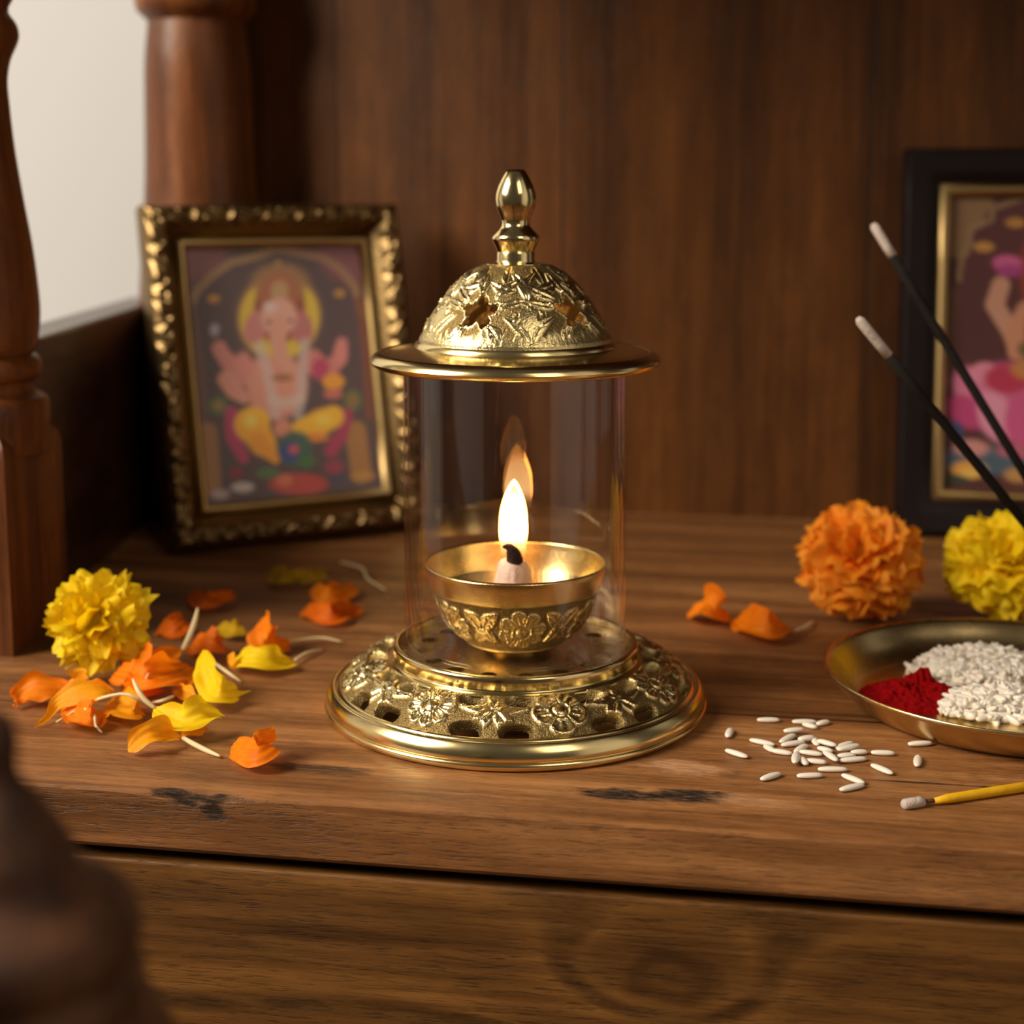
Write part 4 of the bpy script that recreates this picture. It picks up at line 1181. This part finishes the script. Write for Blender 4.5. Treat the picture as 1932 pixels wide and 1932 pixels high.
m_rice = plain('rice_grain', (0.80, 0.74, 0.65), 0.38, 500, 0.06, spec=0.5, sss=0.6)
def grain_mesh(L=0.0078, r=0.00128, n=8, m=9):
    prof = []
    for i in range(m):
        a = PI * i / (m - 1)
        prof.append((max(r * math.sin(a) ** 0.62, 1e-5), -L / 2 * math.cos(a)))
    V, F = lathe(prof, n)
    return [(z, y * 1.05, x * 0.72) for x, y, z in V], F     # along x
GV, GF = grain_mesh()
def heap(name, label, cat, centre, rx, ry, hmax, mat, grains=0, seed=1, bumps=None, nr=26, nth=72, rough=0.12):
    """a mound on the plate; with grains it is covered by separate grains, all one object"""
    rnd = random.Random(seed)
    V, F = [], []
    def hgt(x, y):
        d = math.hypot(x / rx, y / ry)
        q = max(0, 1 - d ** 1.7)
        h = hmax * q ** 0.8
        for (bx, by, br, bh) in (bumps or []):
            h += bh * math.exp(-((x - bx) ** 2 + (y - by) ** 2) / br ** 2) * min(1, q * 3)
        return h
    for i in range(nr + 1):
        f = i / nr
        for k in range(nth):
            a = 2 * PI * k / nth
            e = 1 + 0.18 * (float(vnoise(math.cos(a) * 3 + seed * 3 + 20, math.sin(a) * 3 + 20)) - 0.5)
            x, y = f * rx * math.cos(a) * e, f * ry * math.sin(a) * e
            n = rough * hmax * (float(vnoise(x * 900 + 40 + seed, y * 900 + 40)) - 0.5) * (1 if f < 0.98 else 0) + rough * 0.8 * hmax * (float(vnoise(x * 350 + 40 + seed, y * 350 + 40)) - 0.5)
            V.append((x, y, max(hgt(x / e, y / e) + n * (1 - f * 0.5), 0) - (0.0006 if f > 0.98 else 0)))
    for i in range(nr):
        for k in range(nth):
            k2 = (k + 1) % nth
            F.append((i * nth + k, (i + 1) * nth + k, (i + 1) * nth + k2, i * nth + k2))
    if grains:
        for g in range(grains):
            a = rnd.uniform(0, 2 * PI); f = math.sqrt(rnd.random()) * 1.04
            x, y = f * rx * math.cos(a), f * ry * math.sin(a)
            z = hgt(x, y) + rnd.uniform(0.0002, 0.0016)
            z = max(z, 0.0012)
            M_ = Matrix.Translation((x, y, z)) @ Euler((rnd.uniform(0, 6), rnd.gauss(0, 0.28), rnd.uniform(0, 6))).to_matrix().to_4x4() @ Matrix.Scale(rnd.uniform(0.95, 1.25), 4)
            n0 = len(V)
            V += [tuple(M_ @ Vector(v)) for v in GV]; F += [tuple(i + n0 for i in f_) for f_ in GF]
    o = mesh(name, V, F, mat, None, True, loc=centre)
    o.rotation_euler = (0, 0, YAW)
    return tag(o, label, cat, kind='stuff')
m_kum = NT('vermilion_powder')
tc = m_kum.n('ShaderNodeTexCoord').outputs['Object']
nz = m_kum.noise(tc, 1500, 4, 0.7)
m_kum.set(Base_Color=m_kum.mix(nz, srgb(176, 6, 12), srgb(120, 1, 6)), Roughness=0.95, Specular_IOR_Level=0.1)
m_kum.bump(nz, 0.9, 0.0012)
m_kum = m_kum.m
PZ = 0.0016
ck = at(1728, 1312, 0.003)
heap('red_powder', 'heap of deep red vermilion powder on the brass plate beside the rice', 'powder', (ck.x, ck.y, PZ), 0.0215, 0.0165, 0.0048, m_kum, 0, 3, [(0.0030, 0.004, 0.0042, 0.0062), (-0.006, 0.001, 0.006, 0.002), (0.008, -0.004, 0.005, 0.002)], 90, 220, 0.62)
cr = at(1850, 1262, 0.004)
heap('rice_heap', 'heap of white rice at the back of the brass plate, behind the red powder', 'rice', (cr.x, cr.y, PZ), 0.0250, 0.0170, 0.0085, m_rice, 460, 5)
cf_ = at(1885, 1332, 0.003)
heap('rice_heap', 'heap of white rice at the near edge of the brass plate, in front of the red powder', 'rice', (cf_.x, cf_.y, PZ), 0.0210, 0.0125, 0.0062, m_rice, 360, 8)

# ------------------------------------------------------------------ rice grains scattered on the table
Z6 = lambda x, y: (1280 + x * 652 / 1932, 920 + y * 640 / 1896)
gm = bpy.data.meshes.new('rice_grain')
gm.from_pydata([tuple(v) for v in GV], [], GF)
gm.polygons.foreach_set('use_smooth', [True] * len(gm.polygons)); gm.update(); gm.materials.append(m_rice)
SINGLE = 'single white rice grain lying apart from the cluster, '
CL = 'white rice grain in the loose cluster on the table in front of the plate'
grains = [
    (503, 1298, 0, 130, 'rice grain lying farthest back on the left of the scattered rice'), (703, 1308, 0, 138, 'long rice grain at the back, touching a stub of rice beneath it'), (735, 1330, -15, 46, None), (808, 1314, 14, 56, 'short rice grain seen end-on at the back of the scattered rice'),
    (284, 1370, 70, 50, 'upended-looking rice grain at the far left, nearest the lamp'), (468, 1423, -12, 146, 'long rice grain at the left tip of the cluster'), (325, 1486, -18, 132, 'single rice grain left of the cluster, slanting down to the right'),
    (510, 1458, -30, 66, None), (578, 1478, -9, 122, None), (645, 1368, 6, 116, None), (610, 1402, 28, 122, None), (640, 1430, 9, 132, None), (715, 1413, 9, 92, None), (763, 1415, -58, 58, None), (685, 1458, 32, 78, None),
    (830, 1440, -16, 112, None), (820, 1464, -16, 82, None), (928, 1440, 19, 102, None), (950, 1465, 13, 132, None), (1010, 1478, 4, 66, None), (740, 1483, -8, 132, None), (655, 1522, 80, 62, None), (700, 1528, -52, 50, None), (770, 1530, -6, 120, None),
    (850, 1512, -36, 92, None), (975, 1520, 5, 165, None), (940, 1497, 5, 102, None),
    (1143, 1482, -2, 136, 'single rice grain lying level, right of the cluster'), (1352, 1430, 3, 140, 'single rice grain in the shadow under the plate edge'), (1337, 1527, 84, 64, 'rice grain seen end-on, farthest right below the plate'), (1138, 1573, -23, 132, 'rice grain slanting towards the yellow stick'),
    (862, 1574, 0, 182, 'longest rice grain, just in front of the cluster'), (733, 1609, 2, 146, 'level rice grain in front of the cluster, left of the longest one'), (516, 1614, 18, 116, 'single rice grain at the front left, tilted up to the right'), (977, 1628, -21, 136, 'upper rice grain of the pair forming a wedge at the front'), (970, 1675, 13, 140, 'lower rice grain of the pair forming a wedge at the front')]
for i, (x, y, a, L_, lab) in enumerate(grains):
    dx, dy = math.cos(R(a)) * L_ / 2, -math.sin(R(a)) * L_ / 2
    zz = 0.0009
    p0 = at(*Z6(x - dx, y - dy), zz); p1 = at(*Z6(x + dx, y + dy), zz)
    o = bpy.data.objects.new('rice_grain', gm)
    COL.objects.link(o)
    d = p1 - p0
    ln = min(d.length, 0.0105)
    c = (p0 + p1) / 2
    o.location = (c.x, c.y, 0.00090 + (0.0008 if lab is None and i % 3 == 0 else 0))
    o.rotation_euler = (0, 0.0, math.atan2(d.y, d.x))
    k = max(0.75, min(1.25, ln / 0.0078))
    o.scale = (k, 1.05, 1.0)
    tag(o, lab or CL, 'rice grain', 'rice grains scattered on the table')

# ------------------------------------------------------------------ incense sticks
m_inc = plain('charcoal_incense', (0.012, 0.009, 0.008), 0.85, 500, 0.3, 0.4, 0.0005, spec=0.12)
m_ash = plain('grey_ash', (0.52, 0.44, 0.39), 0.9, 600, 0.15, 0.8, 0.0008)
m_stick = plain('bamboo_stick', srgb(190, 140, 40), 0.5, 200, 0.1)
m_ystick = plain('yellow_paste', srgb(226, 172, 8), 0.6, 300, 0.15, 0.4, 0.0006)
hold = at(2125, 1238)
hz = 0.022
def incense(label, tip, ash_end, Ytip, foot):
    P0 = at_depth(tip[0], tip[1], Ytip); 
    D = (foot - P0)
    # ash length from the photograph
    q = at_depth(ash_end[0], ash_end[1], Ytip)
    la = (q - P0).length
    d = D.normalized(); Lt = D.length
    r = 0.0019
    root = thing('incense_stick', label, 'incense stick', foot, group='leaning incense sticks')
    A = P0 - foot
    def pt(s): return A + d * s
    mesh('stick', *tube([pt(la), pt(la + 0.02), pt(Lt * 0.5), pt(Lt * 0.82)], r, 14), m_inc, root)
    mesh('bamboo_end', *tube([pt(Lt * 0.80), pt(Lt)], r * 0.55, 10), m_stick, root)
    aV, aF = tube([pt(-0.0005), pt(0.001), pt(la * 0.4), pt(la * 0.7), pt(la + 0.0004)], [r * 0.55, r * 1.0, r * 1.03, r * 0.98, r * 1.0], 14)
    tag(mesh('ash', aV, aF, m_ash, root), 'pale grey ash tip')
    return root
hv = hold
incense('nearer dark incense stick with a pale ash tip, the lower of the two', (1620, 602), (1684, 668), 0.575, Vector((hold.x - 0.002, hold.y - 0.003, 0.006)))
incense('farther dark incense stick with a blurred ash tip, the higher of the two', (1648, 424), (1685, 482), 0.640, Vector((hold.x + 0.000, hold.y + 0.006, 0.006)))
ih = thing('incense_holder', 'small turned brass holder at the foot of the leaning incense sticks', 'incense holder', (hold.x, hold.y, 0.0002))
fix_normals(mesh('cup', *lathe([(0.0001, 0.0), (0.016, 0.0), (0.016, 0.003), (0.010, 0.006), (0.009, 0.014), (0.012, 0.018), (0.012, 0.020), (0.0095, 0.020), (0.008, 0.016), (0.007, 0.0055), (0.0001, 0.0055)], 48), m_brass, ih))
# burnt-out yellow stick lying on the table
ya, yb_, yc, yd = at(1703, 1518, 0.0016), at(1742, 1512, 0.0016), at(1768, 1510, 0.0016), at(2120, 1456, 0.0016)
yr = 0.00165
ys = thing('yellow_incense_stick', 'yellow incense stick lying on the table with a burnt grey end', 'incense stick', (yc.x, yc.y, 0.0))
L0 = Vector((yc.x, yc.y, 0))
e1 = (yd - yc).normalized()
mesh('stick', *tube([yc - e1 * 0.001 - L0, yc + e1 * 0.004 - L0, yc + e1 * 0.02 - L0, yd - L0], [yr * 0.5, yr * 0.9, yr * 0.95, yr], 14), m_ystick, ys)
mesh('bare_core', *tube([yb_ - L0, yc - L0], yr * 0.42, 10), plain('brown_core', srgb(92, 58, 34), 0.7, 300, 0.2), ys)
tag(mesh('ash', *tube([ya - L0, ya + (yb_ - ya) * 0.1 - L0, ya + (yb_ - ya) * 0.8 - L0, yb_ - L0], [yr * 0.7, yr, yr * 1.02, yr * 0.9], 14), m_ash, ys), 'grey burnt end')

# ------------------------------------------------------------------ blurred turned post in the foreground
YN = 0.235
npx = [(8, 1338), (30, 1350), (44, 1378), (48, 1410), (44, 1440), (52, 1474), (80, 1508), (114, 1556), (138, 1595), (148, 1635), (166, 1662), (212, 1688), (246, 1715), (260, 1752), (254, 1790), (238, 1808), (240, 1830), (262, 1850), (256, 1880), (270, 1910), (300, 1960), (330, 2050), (330, 2200)]
np_ = turned(npx, YN, 2.0)
np_ = [(r, z) for r, z in catmull(np_, 90)]
nl = at_depth(2, 1700, YN)
zlast = np_[-1][1]
np_ += [(0.027, zlast - 0.01), (0.022, zlast - 0.06), (0.026, zlast - 0.16), (0.032, zlast - 0.22), (0.036, zlast - 0.24), (0.036, ZF + 0.03), (0.045, ZF + 0.028), (0.045, ZF + 0.0005)]
m_newel = wood('newel_wood', (srgb(46, 28, 18), srgb(84, 52, 32), srgb(108, 70, 44)), 2, 0.9, 0.6)
npost = thing('turned_newel_post', 'dark turned wooden post top, out of focus in the lower left foreground', 'post', (nl.x, nl.y, ZF + 0.0005))
fix_normals(mesh('shaft', [(x, y, z - ZF - 0.0005) for x, y, z in lathe(np_[::-1], 96)[0]], lathe(np_[::-1], 96)[1], m_newel, npost))
